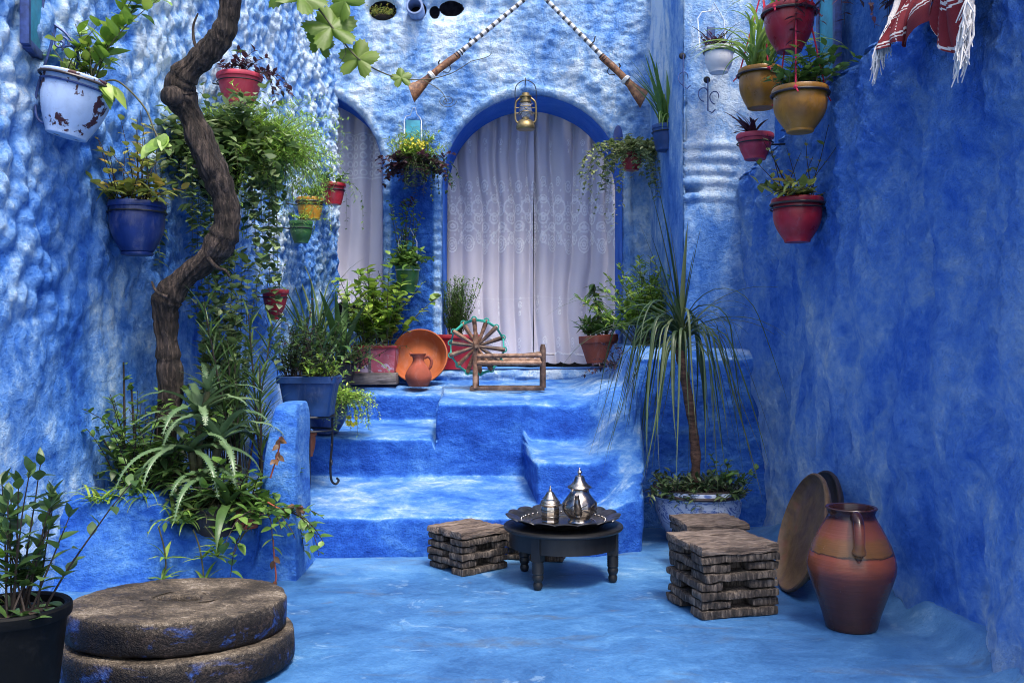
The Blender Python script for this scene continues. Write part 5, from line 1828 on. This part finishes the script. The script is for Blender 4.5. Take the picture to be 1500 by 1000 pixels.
rings = [sq(.001, .0), sq(a0, 0), sq(a0 + .004, .01)] + [sq(a0 + (a1 - a0) * k / 6, .01 + h * .80 * k / 6) for k in range(1, 7)] + [sq(a1 + .014, h * .83), sq(a1 + .016, h * .98), sq(a1 + .010, h), sq(a1 - .002, h), sq(a1 - .008, h * .9), sq(.001, h * .9)]
vs = [p for r_ in rings for p in r_]; n = 64
m.add(vs, [(k * n + i, k * n + (i + 1) % n, (k + 1) * n + (i + 1) % n, (k + 1) * n + i) for k in range(len(rings) - 1) for i in range(n)])
m.build('pot', 'pot_blue2', t, sharp=35)
m = MB(); m.box((0, 0, h * .90 + .004), (.27, .225, .012)); m.build('soil', 'soil', t)
f = MB(); s = MB(); f2 = MB(); f3 = MB()
shoots(f, s, (-.02, 0, h * .9), 44, (.12, .38), (.05, .8), (-.5, 2), (.035, .06), (.014, .024), .018, spread=.12, rad=.003)
shoots(f2, s, (.08, -.06, h * .9), 26, (.08, .2), (.2, 1.3), (1, 5), (.03, .05), (.012, .018), .014, spread=.08, rad=.002)
shoots(f3, s, (-.1, 0, h * .9), 12, (.25, .5), (.05, .45), (-.4, .6), (.02, .03), (.012, .018), .05, spread=.08, rad=.002)
f.build('foliage', 'leaf_dark', t); f2.build('bright_foliage', 'leaf_lime', t); f3.build('twigs', 'leaf_purple', t); s.build('stem', 'stem_dark', t)
# rounded blue jar with trailing stonecrop
t = thing('potted_plant', 'rounded blue glazed pot with mossy stonecrop spilling down it, under the square blue tub', 'potted plant', W(478, 634, 5.98))
make_pot(t, .115, .075, .24, M['pot_blue'], .008, .02, .035)
f = MB(); s = MB()
shoots(f, s, (.07, -.05, .23), 90, (.12, .34), (.9, 1.6), (4, 9), (.014, .024), (.008, .012), .007, az=(-1.9, .7), spread=.06, rad=.002, k=2, maxth=3.05)
shoots(f, s, (.02, 0, .23), 40, (.05, .14), (.1, 1.2), (0, 4), (.016, .028), (.008, .012), .008, spread=.09, rad=.002, k=2)
f.build('foliage', 'leaf_fern', t); s.build('stem', 'stem', t)
y = MB()
for k in range(12):
    c = Vector((.17 + U(-.02, .04), -.12, .08 + U(-.02, .03)))
    for j in range(5):
        y.leaf(c, (math.cos(j * 1.257), -.3, math.sin(j * 1.257)), (0, -1, 0), .016, .010, 0, .1, 2)
y.build('flowers', 'petal', t)
t = thing('clay_pot', 'small orange clay pot peeping out behind the planter end post, under the blue pots', 'pot', W(447, 668, 5.62))
make_pot(t, .06, .045, .14, M['terracotta'], .008, .02, .006)

# grey plank with two pots
t = thing('plank', 'thick worn grey plank carrying the flaking pink planter, on the upper platform', 'plank', W(546, 562, 7.02))
m = MB(); m.box((0, 0, PX(8, 7.02)), (PX(74, 7.02), .20, PX(17, 7.02))); m.build('board', 'plank', t, bevel=.008)
m = MB(); m.box((.0, .012, -.035), (PX(70, 7.02), .16, .04)); m.build('base_board', 'pot_blue2', t, bevel=.006)
t = thing('potted_plant', 'square planter with flaking pink paint and a red rim, full of round jade leaves', 'potted plant', W(551, 545, 7.04))
w = PX(62, 7.04); h = PX(37, 7.04)
m = MB()
prv = []
for (sx, z) in ((.90, 0), (.92, .01), (1.0, h * .93)):
    prv.append((sx * w / 2, z))
rings = []
for r_, z in prv + [(w / 2 * 1.0, h), (w / 2 - .015, h), (w / 2 - .018, h - .03)]:
    rings.append([(r_, r_ * .72, z), (-r_, r_ * .72, z), (-r_, -r_ * .72, z), (r_, -r_ * .72, z)])
vs = [p for q in rings for p in q]
m.add(vs, [(k * 4 + i, k * 4 + (i + 1) % 4, (k + 1) * 4 + (i + 1) % 4, (k + 1) * 4 + i) for k in range(len(rings) - 1) for i in range(4)])
m.box((0, 0, h - .028), (w - .04, w * .72 - .04, .01), mi=0)
m.build('pot', 'pot_flaked', t, sharp=30)
m = MB()
for sx, sy in ((0, -1), (0, 1)):
    m.box((0, sy * w * .36, h + .002), (w + .02, .022, .022))
for sx in (-1, 1):
    m.box((sx * w / 2, 0, h + .002), (.022, w * .72 - .024, .022))
m.build('rim', 'pot_red', t, bevel=.004)
m = MB()
for xx in (-.03,):
    m.box((xx, -w * .355, h * .5), (.018, .02, h * .96))
m.build('slat', 'plank', t, bevel=.003)
m = MB(); m.box((0, 0, h - .02), (w - .03, w * .72 - .03, .02)); m.build('soil', 'soil', t)
f = MB(); s = MB()
shoots(f, s, (0, 0, h - .01), 60, (.22, .66), (.02, .6), (-.4, 1.0), (.055, .085), (.05, .075), .032, spread=.11, rad=.005, up=.1, shape=.75, from_t=.25)
f.build('foliage', 'leaf_lime', t); s.build('stem', 'stem', t)
M['leaf_snake'] = leaf_mat('dark_snake_leaf', [(0.033, 0.078, 0.026), (0.065, 0.143, 0.039), (0.117, 0.208, 0.065)], 0.35, 0.1)
t = thing('potted_plant', 'broad dark sword leaved plant in a squat dark pot, left of the pink planter', 'potted plant', W(500, 560, 6.85))
make_pot(t, .10, .08, .14, M['rim_dark'])
f = MB()
for (a, th, L, wd, b) in ((-1.9, .35, .62, .075, .03), (-.6, .25, .55, .07, .05), (2.6, .45, .6, .06, .10), (.4, .5, .55, .07, .06), (-2.8, .7, .6, .05, .13), (1.5, .15, .66, .06, .02), (-1.2, .6, .5, .06, .14), (3.4, .9, .55, .04, .18), (-2.2, 1.0, .5, .04, .2), (-.2, .9, .5, .05, .16), (-1.6, .15, .55, .06, .02)):
    f.strap((U(-.04, .04), U(-.04, .04), .12), a, th, L, wd, b, 12, .3, base_w=.45, pw=1.6)
f.build('leaves', 'leaf_snake', t, sharp=0)
f = MB(); s = MB()
shoots(f, s, (.03, -.05, .10), 50, (.15, .5), (.1, 1.0), (0, 3), (.05, .09), (.008, .014), .022, spread=.16, rad=.003)
f.build('narrow_leaves', 'leaf_dark', t); s.build('stem', 'stem_dark', t)
t = thing('potted_plant', 'dark grass leaved plant with long arching blades, tall between the fern and the narrow curtain', 'potted plant', W(462, 560, 6.6))
make_pot(t, .10, .08, .14, M['pot_black'])
f = MB(); s = MB()
for k in range(34):
    f.strap((U(-.06, .06), U(-.06, .06), .12), U(0, 6.28), U(.05, .6), U(.4, .95), U(.014, .024), lambda t_: .03 + .2 * t_ ** 2, 12, .4)
shoots(f, s, (0, 0, .12), 26, (.2, .55), (.05, .7), (0, 2), (.04, .07), (.02, .03), .03, spread=.12, rad=.003)
f.build('foliage', 'leaf_dark', t, sharp=0); s.build('stem', 'stem_dark', t)

# terracotta basin leaning and jug
bc = W(614, 563, 7.08)
t = thing('clay_basin', 'wide orange terracotta basin standing on its edge, leaning back behind the small red jug', 'basin', bc)
Rb = PX(42, 7.08)
m = MB()
m.lathe([(0, -.085), (Rb * .70, -.085), (Rb * .80, -.07), (Rb * .93, -.005), (Rb * .985, .004), (Rb, .016), (Rb * .985, .026), (Rb * .95, .026), (Rb * .90, .010), (Rb * .76, -.055), (Rb * .68, -.066), (Rb * .35, -.067), (0, -.067)], 64)
m.xf(Matrix.Translation((0, .03, Rb * .97)) @ Matrix.Rotation(R(72), 4, 'X') @ Matrix.Rotation(R(0), 4, 'Y'))
m.build('basin', 'terracotta', t, sharp=50)
t = thing('clay_jug', 'small dusty red clay jug with one handle, in front of the terracotta basin', 'jug', W(613, 566, 6.85))
m = MB(); k = PX(48, 6.85)
m.lathe([(0, 0), (.066, 0), (.074, .012), (.090, .045), (.096, .072), (.090, .10), (.070, .135), (.048, .165), (.040, .185), (.042, .205), (.052, k - .008), (.056, k), (.050, k), (.038, .20), (.032, .19), (.032, .17), (0, .16)], 44)
m.build('body', 'jug_clay', t, sharp=50)
m = MB(); m.tube(smooth_path([(.042, -.01, .205), (.072, -.015, .215), (.094, -.015, .185), (.088, -.012, .145), (.070, -.008, .125)], 6), [.011] * 25, 8); m.build('handle', 'jug_clay', t)
m = MB(); m.tube([(-.045, 0, k - .012), (-.062, 0, k + .004)], [.014, .006], 8); m.build('spout', 'jug_clay', t)

# rosemary shrub in red pot on the sill
t = thing('potted_plant', 'square red pot with a fine upright rosemary bush, behind the spinning wheel', 'potted plant', W(672, 540, 7.5))
m = MB(); w = PX(66, 7.5) / 2; h = PX(50, 7.5)
rings = [[(w * k * a, w * k * b * .9, z) for a, b in ((1, 1), (-1, 1), (-1, -1), (1, -1))] for k, z in ((.86, 0), (.98, h * .88), (1.03, h * .88), (1.03, h), (.95, h), (.93, h - .03))]
m.add([p for q in rings for p in q], [(k * 4 + i, k * 4 + (i + 1) % 4, (k + 1) * 4 + (i + 1) % 4, (k + 1) * 4 + i) for k in range(5) for i in range(4)])
m.build('pot', 'pot_red', t, bevel=.006)
m = MB(); m.box((0, 0, h - .03), (w * 1.8, w * 1.6, .02)); m.build('soil', 'soil', t)
f = MB(); s = MB()
shoots(f, s, (-.02, 0, h - .02), 110, (.22, .50), (.02, .45), (-.5, .4), (.028, .042), (.008, .012), .009, spread=.05, rad=.002, k=2, up=.6)
f.build('foliage', 'leaf_mid', t); s.build('stem', 'stem', t)

# croton in a terracotta pot
t = thing('potted_plant', 'reddish terracotta pot holding a yellow leaved croton, before the right curtain edge', 'potted plant', W(879, 531, 7.45), (0, R(-4), 0))
make_pot(t, .142, .105, .215, M['pot_terra'], .012, .06, .0)
f = MB(); s = MB(); y = MB()
shoots(f, s, (0, 0, .2), 40, (.06, .24), (.1, 1.0), (0, 4), (.06, .11), (.026, .04), .02, spread=.08, rad=.004)
s.tube([(.0, 0, .2), (.01, 0, .4), (-.01, 0, .58)], [.008, .007, .006], 6)
for k in range(34):
    z = U(.44, .62)
    (y if z < .54 and k % 2 else f).leaf((0, 0, z), (math.cos(k * 2.4), math.sin(k * 2.4), U(-.6, .5)), (0, 0, 1), U(.09, .15), .034, .35)
f.build('foliage', 'leaf_mid', t); y.build('yellow_leaves', 'petal', t); s.build('stem', 'stem', t)

# bright bush in a yellow pot behind the palm
t = thing('potted_plant', 'bushy bright green shrub in a yellow pot, behind the drooping palm', 'potted plant', W(950, 545, 6.75))
make_pot(t, .11, .08, .17, M['pot_amber'])
f = MB(); s = MB()
shoots(f, s, (-.02, 0, .16), 90, (.3, .68), (.05, .9), (-.2, 1.2), (.045, .07), (.016, .026), .014, spread=.06, rad=.003, up=.5, from_t=.45)
f.build('foliage', 'leaf_lime', t); s.build('stem', 'stem', t)
t = thing('potted_plant', 'dark twiggy trailing plant in a small dark pot at the right end of the platform', 'potted plant', W(918, 560, 6.6))
make_pot(t, .08, .06, .12, M['rim_dark'])
f = MB(); s = MB()
shoots(f, s, (0, 0, .11), 60, (.1, .34), (.3, 1.6), (1, 6), (.02, .034), (.012, .018), .016, spread=.08, rad=.002)
f.build('foliage', 'leaf_purple', t); s.build('stem', 'stem_dark', t)

# ------------------------------------------------------------------ spinning wheel
o_ = W(745, 570, 6.68)
t = thing('spinning_wheel', 'small wooden spinning wheel with spokes tied by a teal cord, on the top platform', 'spinning wheel', o_)
K = 6.68 / FPX
def sp_(px, py, y=0.0):
    return Vector(((px - 745) * K, y, (570 - py) * K))


def turned(m, a, b, r, n=10, knots=5):
    a = Vector(a); b = Vector(b)
    kk = 26
    m.tube([a + (b - a) * (i / kk) for i in range(kk + 1)], [r * (1 + .22 * abs(math.sin(knots * PI * i / kk)) - (.25 if i in (0, kk) else 0)) for i in range(kk + 1)], n)


m = MB(); m.box(sp_(743, 568, -.10), (PX(108, 6.68), .028, .026)); m.build('foot_rail', 'wheel_dark', t, bevel=.004)
m = MB(); m.box(sp_(743, 568, .10), (PX(108, 6.68), .028, .026)); m.build('foot_rail', 'wheel_dark', t, bevel=.004)
for (px, y0) in ((697, -.10), (697, .10)):
    m = MB(); m.tube([sp_(px, 567, y0), sp_(px, 520, y0), sp_(px, 492, y0), sp_(px, 486, y0)], [.019, .018, .016, .008], 10); m.build('wheel_post', 'wheel_wood', t)
for (px, y0) in ((795, -.10), (795, .10)):
    m = MB(); m.tube([sp_(px, 567, y0), sp_(px, 530, y0), sp_(px, 510, y0), sp_(px, 504, y0)], [.019, .018, .018, .010], 10); m.build('spindle_post', 'wheel_dark', t)
for y0, (pa, pb) in ((-.10, (521, 520)), (-.10, (531, 531))):
    m = MB(); turned(m, sp_(697, pa, y0), sp_(795, pb, y0), .014 if pa < 525 else .017, 10, 9); m.build('side_rail', 'wheel_wood', t)
m = MB(); turned(m, sp_(697, 528, .10), sp_(795, 528, .10), .016, 10, 9); m.build('side_rail', 'wheel_wood', t)
m = MB(); m.tube([sp_(770, 519, -.06), sp_(797, 517, -.06)], [.010, .016], 8); m.tube([sp_(775, 519, -.03), sp_(812, 519, -.02)], .004, 6); m.build('spindle', 'wheel_dark', t)
WC = (699, 507); ns = 7
tipsA = []; tipsB = []
for dk, (y0, ph, tips) in enumerate(((-.055, .12, tipsA), (.045, .12 + PI / ns, tipsB))):
    for k in range(ns):
        a = ph + 2 * PI * k / ns
        m = MB()
        c0 = sp_(*WC, y0); e = sp_(WC[0] + 41 * math.cos(a), WC[1] + 41 * math.sin(a), y0)
        m.tube([c0 + (e - c0) * q for q in (.02, .15, .4, .7, .9, .96, 1)], [.010, .010, .012, .015, .016, .017, .013], 8)
        tips.append(e)
        m.build('spoke', 'wheel_wood' if k % 3 else 'wheel_dark', t)
m = MB(); m.tube([sp_(*WC, -.15), sp_(*WC, .13)], .012, 10); m.tube([sp_(*WC, -.08), sp_(*WC, .07)], .022, 14); m.build('hub', 'wheel_dark', t)
m = MB()
zig = []
for k in range(ns):
    zig += [tipsA[k] * .97 + sp_(*WC, -.055) * .03, tipsB[k] * .97 + sp_(*WC, .045) * .03]
zig.append(zig[0])
m.tube(zig, .0055, 6)
for off in (.004, .010):
    m.tube([p + Vector((0, .006 * (-1) ** i, -off)) for i, p in enumerate(zig)], .004, 5)
for tp in (tipsA, tipsB):
    for p in tp:
        m.torus(p * .97 + sp_(*WC, p.y) * .03, .017, .005, 12, 5, 'y')
m.build('cord', 'cord_teal', t)

# ------------------------------------------------------------------ drooping palm in blue and white pot
pl = Vector((W(1022, 780, 5.30).x, 5.30, 0))
t = thing('potted_palm', 'tall drooping strap leaved palm in a big blue and white painted pot', 'potted plant', pl)
hp = .295
m = MB()
m.lathe([(0, 0), (.13, 0), (.145, .01), (.20, .08), (.232, .16), (.238, .215), (.232, .235), (.248, .245), (.252, .275), (.246, hp), (.232, hp), (.222, hp - .02), (0, hp - .02)], 56)
m.build('pot', 'delft', t, sharp=40)
m = MB(); m.torus((0, 0, .262), .251, .010, 56, 8); m.torus((0, 0, hp - .002), .240, .008, 56, 8); m.build('rim', 'rim_dark', t)
m = MB(); m.lathe([(.225, hp - .016), (.1, hp - .005), (0, hp)], 30); m.build('soil', 'soil', t)
f = MB(); s = MB()
shoots(f, s, (0, -.03, hp - .01), 150, (.04, .12), (.3, 1.5), (2, 8), (.035, .06), (.014, .022), .013, spread=.2, rad=.003)
shoots(f, s, (-.16, -.12, hp - .01), 14, (.08, .2), (1.0, 1.6), (4, 8), (.03, .05), (.014, .02), .014, az=(-3, -.5), spread=.08, rad=.002, maxth=3)
f.build('succulent_carpet', 'leaf_palm', t)
f = MB()
shoots(f, s, (.17, -.05, hp), 16, (.08, .2), (.1, 1.1), (1, 5), (.03, .045), (.02, .03), .02, spread=.07, rad=.002)
f.build('bright_sprigs', 'leaf_mid', t); s.build('stem', 'stem_dark', t)
ct = W(998, 500, 5.28) - pl
m = MB()
m.tube(smooth_path([(-.02, 0, hp - .02), (-.01, 0, hp + .15), (-.035, 0, hp + .4), ct + Vector((0, 0, -.1)), ct], 8), [.030, .029, .028, .027, .026, .025, .024, .023] * 4 + [.02], 12, 0, True, lambda i, a: 1 + .06 * math.sin(i * 2.2))
m.build('trunk', 'palm_trunk', t)
f = MB()
for k in range(84):
    th = U(.10, 1.1); L = U(.70, 1.2)
    a = U(0, 6.28)
    pk = U(.08, .30); st = U(.30, .55); w_ = random.choice((.008, .010, .013, .016, .022))
    f.strap(ct + Vector((U(-.02, .02), U(-.02, .02), U(-.08, .05))), a, th, L, w_, lambda t_: st * max(0, 1.0 - abs(t_ - pk) * 2.6) + .035, 18, .45, maxth=U(2.75, 3.05), base_w=1.0, pw=1.0, azw=U(-.05, .05))
for k in range(22):
    f.strap(ct + Vector((U(-.02, .02), U(-.02, .02), 0)), U(0, 6.28), U(.2, .9), U(.3, .7), U(.010, .022), lambda t_: .10 + .1 * t_, 12, .45, maxth=2.6, base_w=1.0)
for (a, th, L, w_) in ((3.25, .10, .90, .046), (2.9, .05, .72, .034), (.2, .10, .55, .026), (3.5, .26, .62, .026), (-1.2, .05, .66, .036), (3.1, .15, .98, .030), (-.3, .12, .70, .022), (3.3, .30, .7, .014)):
    f.strap(ct, a, th, L, w_, .010, 12, .4, base_w=.9, pw=1.4)
for (a, th, L) in ((.05, .8, .75), (.3, .9, .85), (3.4, 1.0, .85), (2.8, .9, .75), (.1, .5, .95), (3.2, .6, .9)):
    f.strap(ct, a, th, L, .014, .11, 16, .45, maxth=2.9, base_w=1.0)
f.build('leaves', 'leaf_palm', t, sharp=0)

# ------------------------------------------------------------------ log cabin stools
def nboard(m, c, size, seed):
    c = Vector(c); sx, sy, sz = size
    nx, ny, nz = max(2, int(sx / .02)), max(2, int(sy / .02)), 3
    def P(u, v, w):
        p = Vector(((u - .5) * sx, (v - .5) * sy, (w - .5) * sz))
        r_ = .006
        q = Vector((max(-sx / 2 + r_, min(sx / 2 - r_, p.x)), max(-sy / 2 + r_, min(sy / 2 - r_, p.y)), max(-sz / 2 + r_, min(sz / 2 - r_, p.z))))
        d = p - q
        if d.length > 1e-6:
            p = q + d.normalized() * min(d.length, r_)
        n = mnoise.noise_vector((p.x * 16 + seed, p.y * 16, p.z * 22)) * .0065 + mnoise.noise_vector((p.x * 60 + seed, p.y * 60, p.z * 25)) * .0035
        return c + p + n
    def face(fn, a, b):
        vs = []; fs = []
        for i in range(a + 1):
            for j in range(b + 1):
                vs.append(fn(i / a, j / b))
        for i in range(a):
            for j in range(b):
                fs.append((i * (b + 1) + j, (i + 1) * (b + 1) + j, (i + 1) * (b + 1) + j + 1, i * (b + 1) + j + 1))
        m.add(vs, fs)
    face(lambda u, v: P(u, v, 1), nx, ny); face(lambda u, v: P(v, u, 0), ny, nx)
    face(lambda u, v: P(u, 0, v), nx, nz); face(lambda u, v: P(v, 1, u), nz, nx)
    face(lambda u, v: P(0, v, u), ny, nz) if False else face(lambda u, v: P(0, u, v), ny, nz); face(lambda u, v: P(1, v, u), nz, ny)


def stool(px, py, D, rz, side, height, layers, label, seed):
    random.seed(seed)
    t = thing('wooden_stool', label, 'stool', (W(px, py, D).x, D, 0), (0, 0, rz), 'stools stacked from weathered boards')
    top_h = .034
    lh = (height - top_h) / layers
    m = MB()
    for L in range(layers):
        along = L % 2
        w1 = side * U(.27, .44); w2 = side * U(.27, .44)
        z = lh * (L + .5)
        for sg, w in ((-1, w1), (1, w2)):
            off = sg * (side / 2 - w / 2) + U(-.007, .007)
            ll = side + U(-.026, .010)
            if along:
                nboard(m, (off, U(-.004, .004), z), (w, ll, lh * .87), seed + L * 3 + sg)
            else:
                nboard(m, (U(-.004, .004), off, z), (ll, w, lh * .87), seed + L * 3 + sg)
    nboard(m, (0, 0, (height - top_h) / 2), (side * .52, side * .52, height - top_h - .012), seed + 90)
    m.build('body', 'stool_side', t, merge=True, sharp=50)
    m = MB()
    k = 3
    for i in range(k):
        w = side / k
        nboard(m, (0, -side / 2 + w * (i + .5), height - top_h / 2 + U(-.001, .001)), (side + U(-.006, .012), w * .992, top_h), seed + 50 + i)
    m.build('seat', 'stool_top', t, merge=True, sharp=50)
    return t


stool(684, 836, 4.66, R(41), .283, .205, 5, 'low stool of stacked weathered boards, left of the table in front of the steps', 3)
stool(789, 822, 4.92, R(-12), .28, .185, 5, 'low board stool partly hidden behind the black table', 5)
stool(1056, 900, 3.98, R(15), .340, .285, 7, 'nearest and tallest board stool with a worn brown seat, right of the table', 8)
stool(1037, 830, 4.62, R(7), .300, .245, 6, 'board stool mostly hidden behind the tallest stool, before the painted pot', 12)
random.seed(77)

# ------------------------------------------------------------------ low black table, tray, teapot, caddy
tc = Vector((W(825, 767, 4.44).x, 4.44, 0))
TT = .252
t = thing('tea_table', 'low round black lacquered table on turned legs, in the middle of the floor', 'table', tc)
m = MB(); m.lathe([(0, TT - .022), (.255, TT - .022), (.272, TT - .018), (.278, TT - .010), (.276, TT - .002), (.268, TT), (0, TT)], 64); m.build('table_top', 'table_wood', t, sharp=35)
m = MB(); m.lathe([(.236, TT - .095), (.250, TT - .095), (.250, TT - .022), (.236, TT - .022), (.236, TT - .095)], 64); m.build('apron', 'table_wood', t, sharp=35)
for a in (238, 345, 140):
    a = R(a)
    m = MB()
    i0 = 0
    m.box((0, 0, TT - .075), (.046, .044, .106)); 
    zt_ = TT - .128
    pr = [(.001, 0), (.014, 0), (.019, .006), (.021, .02), (.017, .034), (.022, .042), (.025, .055), (.022, .066), (.024, .07)]
    for q in range(5):
        pr += [(.026, .074 + q * .010), (.0245, .079 + q * .010)]
    pr += [(.026, zt_), (.001, zt_ + .002)]
    m.lathe([(r_ * (1.02 if r_ > .002 else 1), z_) for r_, z_ in pr], 18)
    m.xf(Matrix.Translation((.232 * math.cos(a), .232 * math.sin(a), 0)) @ Matrix.Rotation(a, 4, 'Z'))
    m.build('leg', 'table_wood', t, sharp=40)

tz = TT + .003
t = thing('serving_tray', 'scalloped tarnished silver tray on the black table, holding the teapot and caddy', 'tray', tc + Vector((0, 0, tz)))
def sc_fn(r, z, a):
    k = abs(math.cos(8 * a)) ** .6
    e = max(0, (r - .17) / .09)
    return r * (1 + .05 * (k - .5) * e), z + .010 * (k - .4) * e * (1 if z > .01 else 0)
m = MB()
pr = [(0, 0), (.06, 0), (.15, 0), (.175, .002), (.20, .012), (.225, .026), (.245, .034), (.26, .036), (.262, .039), (.258, .042), (.242, .040), (.222, .033), (.198, .019), (.172, .010), (.15, .008), (.06, .007), (0, .007)]
m.lathe(pr, 192, 0, (0, 0, 0), sc_fn)
m.build('dish', 'pewter', t, sharp=60)
m = MB(); m.torus((0, 0, .010), .150, .003, 64, 5)
for k in range(40):
    a = 2 * PI * k / 40
    m.ball((.195 * math.cos(a), .195 * math.sin(a), .021), .006, 8, 5)
m.build('embossing', 'silver', t)

tp = Vector((W(849, 745, 4.42).x, 4.42, tz + .009))
t = thing('teapot', 'tall silver teapot with a domed pointed lid and long spout, on the scalloped tray', 'teapot', tp)
kk = .245
m = MB()
m.lathe([(0, 0), (.050, 0), (.056, .004), (.054, .012), (.046, .018), (.060, .034), (.076, .055), (.080, .075), (.074, .098), (.058, .120), (.046, .137), (.042, .150), (.046, .158), (.044, .160), (0, .160)], 48, 0, (0, 0, 0), lambda r, z, a: (r * (1 + .022 * math.cos(12 * a) * (0.02 < z < .12)), z))
m.build('body', 'silver', t, sharp=45)
m = MB(); m.lathe([(.0, .158), (.052, .158), (.057, .162), (.054, .168), (.040, .176), (.028, .190), (.022, .206), (.019, .214), (.010, .218), (.006, .222), (.010, .228), (.011, .234), (.006, .240), (.003, .250), (0, .256)], 36); m.build('lid', 'silver', t, sharp=45)
m = MB(); m.tube(smooth_path([(-.01, -.060, .055), (-.014, -.092, .070), (-.018, -.108, .100), (-.020, -.118, .130), (-.022, -.132, .150)], 6), [.022 - .013 * i / 24 for i in range(25)], 12); m.build('spout', 'silver', t)
m = MB(); m.tube(smooth_path([(.004, .045, .150), (.008, .085, .155), (.010, .115, .125), (.008, .112, .08), (.004, .078, .05)], 6), .007, 8); m.build('handle', 'silver', t)
m = MB()
for k in range(10):
    a = 2 * PI * k / 10
    m.tube([(.0785 * math.cos(a + .3 * math.cos(q * .7)) * (1 + .0 * q), .0785 * math.sin(a + .3 * math.cos(q * .7)), .05 + q * .006) for q in range(8)], .0028, 5)
m.build('chasing', 'pewter', t)

t = thing('tea_caddy', 'small silver tea caddy with a stepped pointed lid, left of the teapot on the tray', 'caddy', Vector((W(806, 745, 4.43).x, 4.43, tz + .009)))
m = MB(); m.lathe([(0, 0), (.040, 0), (.044, .006), (.040, .012), (.043, .018), (.043, .070), (.039, .078), (0, .078)], 8); m.xf(Matrix.Rotation(R(22.5), 4, 'Z')); m.build('box', 'silver', t, bevel=.002)
m = MB(); m.lathe([(0, .078), (.048, .078), (.050, .084), (.044, .090), (.046, .094), (.040, .102), (.036, .104), (.036, .110), (.028, .118), (.018, .134), (.013, .140), (.006, .144), (.008, .150), (.005, .156), (.002, .168), (0, .170)], 30); m.build('lid', 'silver', t, sharp=40)
m = MB()
for zc in (.030, .058):
    m.torus((0, 0, zc), .0425, .002, 32, 5)
m.build('engraved_bands', 'pewter', t)

# ------------------------------------------------------------------ clay jar and leaning platters
jl = Vector((W(1247, 930, 3.68).x, 3.68, 0))
t = thing('clay_jar', 'tall brown glazed clay jar with an ochre band, beside the leaning platter', 'jar', jl)
H = .463; g = 3.68 / FPX
m = MB()
m.lathe([(0, 0), (.092, 0), (.097, .006), (.099, .02), (.110, .06), (.130, .12), (.149, .175), (.161, .215), (.164, .245), (.158, .280), (.145, .320), (.128, .355), (.111, .388), (.097, .412), (.088, .430), (.086, .440), (.091, .452), (.097, H - .002), (.094, H + .002), (.084, H), (.078, .44), (.076, .42), (.096, .39), (.115, .36), (.10, .2), (0, .15)], 72, 0, (0, 0, 0), lambda r, z, a: (r * (1 + .006 * math.sin(a * 2 + z * 9)), z))
m.build('body', 'jar', t, sharp=60)
m = MB(); ha = R(-100); hd = Vector((math.cos(ha), math.sin(ha), 0))
m.tube(smooth_path([hd * .084 + Vector((0, 0, .436)), hd * .116 + Vector((0, 0, .446)), hd * .150 + Vector((0, 0, .430)), hd * .170 + Vector((0, 0, .395)), hd * .172 + Vector((0, 0, .350)), hd * .160 + Vector((0, 0, .312)), hd * .166 + Vector((0, 0, .284))], 7), [.020] * 30 + [.021, .023, .026, .026, .023, .020, .016, .013, .011, .009, .006, .004, .003], 14)
m.build('handle', 'jar', t)


def platter(bx, by, rad, n, label, mat, depth=.034, cat='platter'):
    n = Vector(n).normalized()
    t = thing('clay_platter', label, cat, (bx, by, 0), (0, 0, 0), 'clay platters leaning on the wall')
    m = MB()
    r = rad
    m.lathe([(0, -depth), (r * .80, -depth), (r * .88, -depth * .8), (r * .985, -.004), (r, .004), (r * .995, .014), (r * .965, .016), (r * .94, .004), (r * .84, -depth * .55), (r * .6, -depth * .68), (0, -depth * .7)], 80)
    up = Vector((0, 0, 1)); u = (up - n * up.dot(n)).normalized()
    w = u.cross(n)
    Mx = Matrix(((w.x, u.x, n.x), (w.y, u.y, n.y), (w.z, u.z, n.z))).to_4x4()
    c = u * (r * .99) + Vector((0, 0, .004))
    m.xf(Matrix.Translation(c) @ Mx)
    m.build('dish', mat, t, sharp=50)
    return t


platter(1.205, 4.22, .268, (-.955, .0, .29), 'round ochre and brown glazed platter on edge, between the tallest stool and the clay jar', 'platter')
platter(1.315, 4.40, .262, (-.95, -.03, .30), 'darker brown platter leaning on the wall, mostly hidden behind the ochre platter', 'rim_dark')
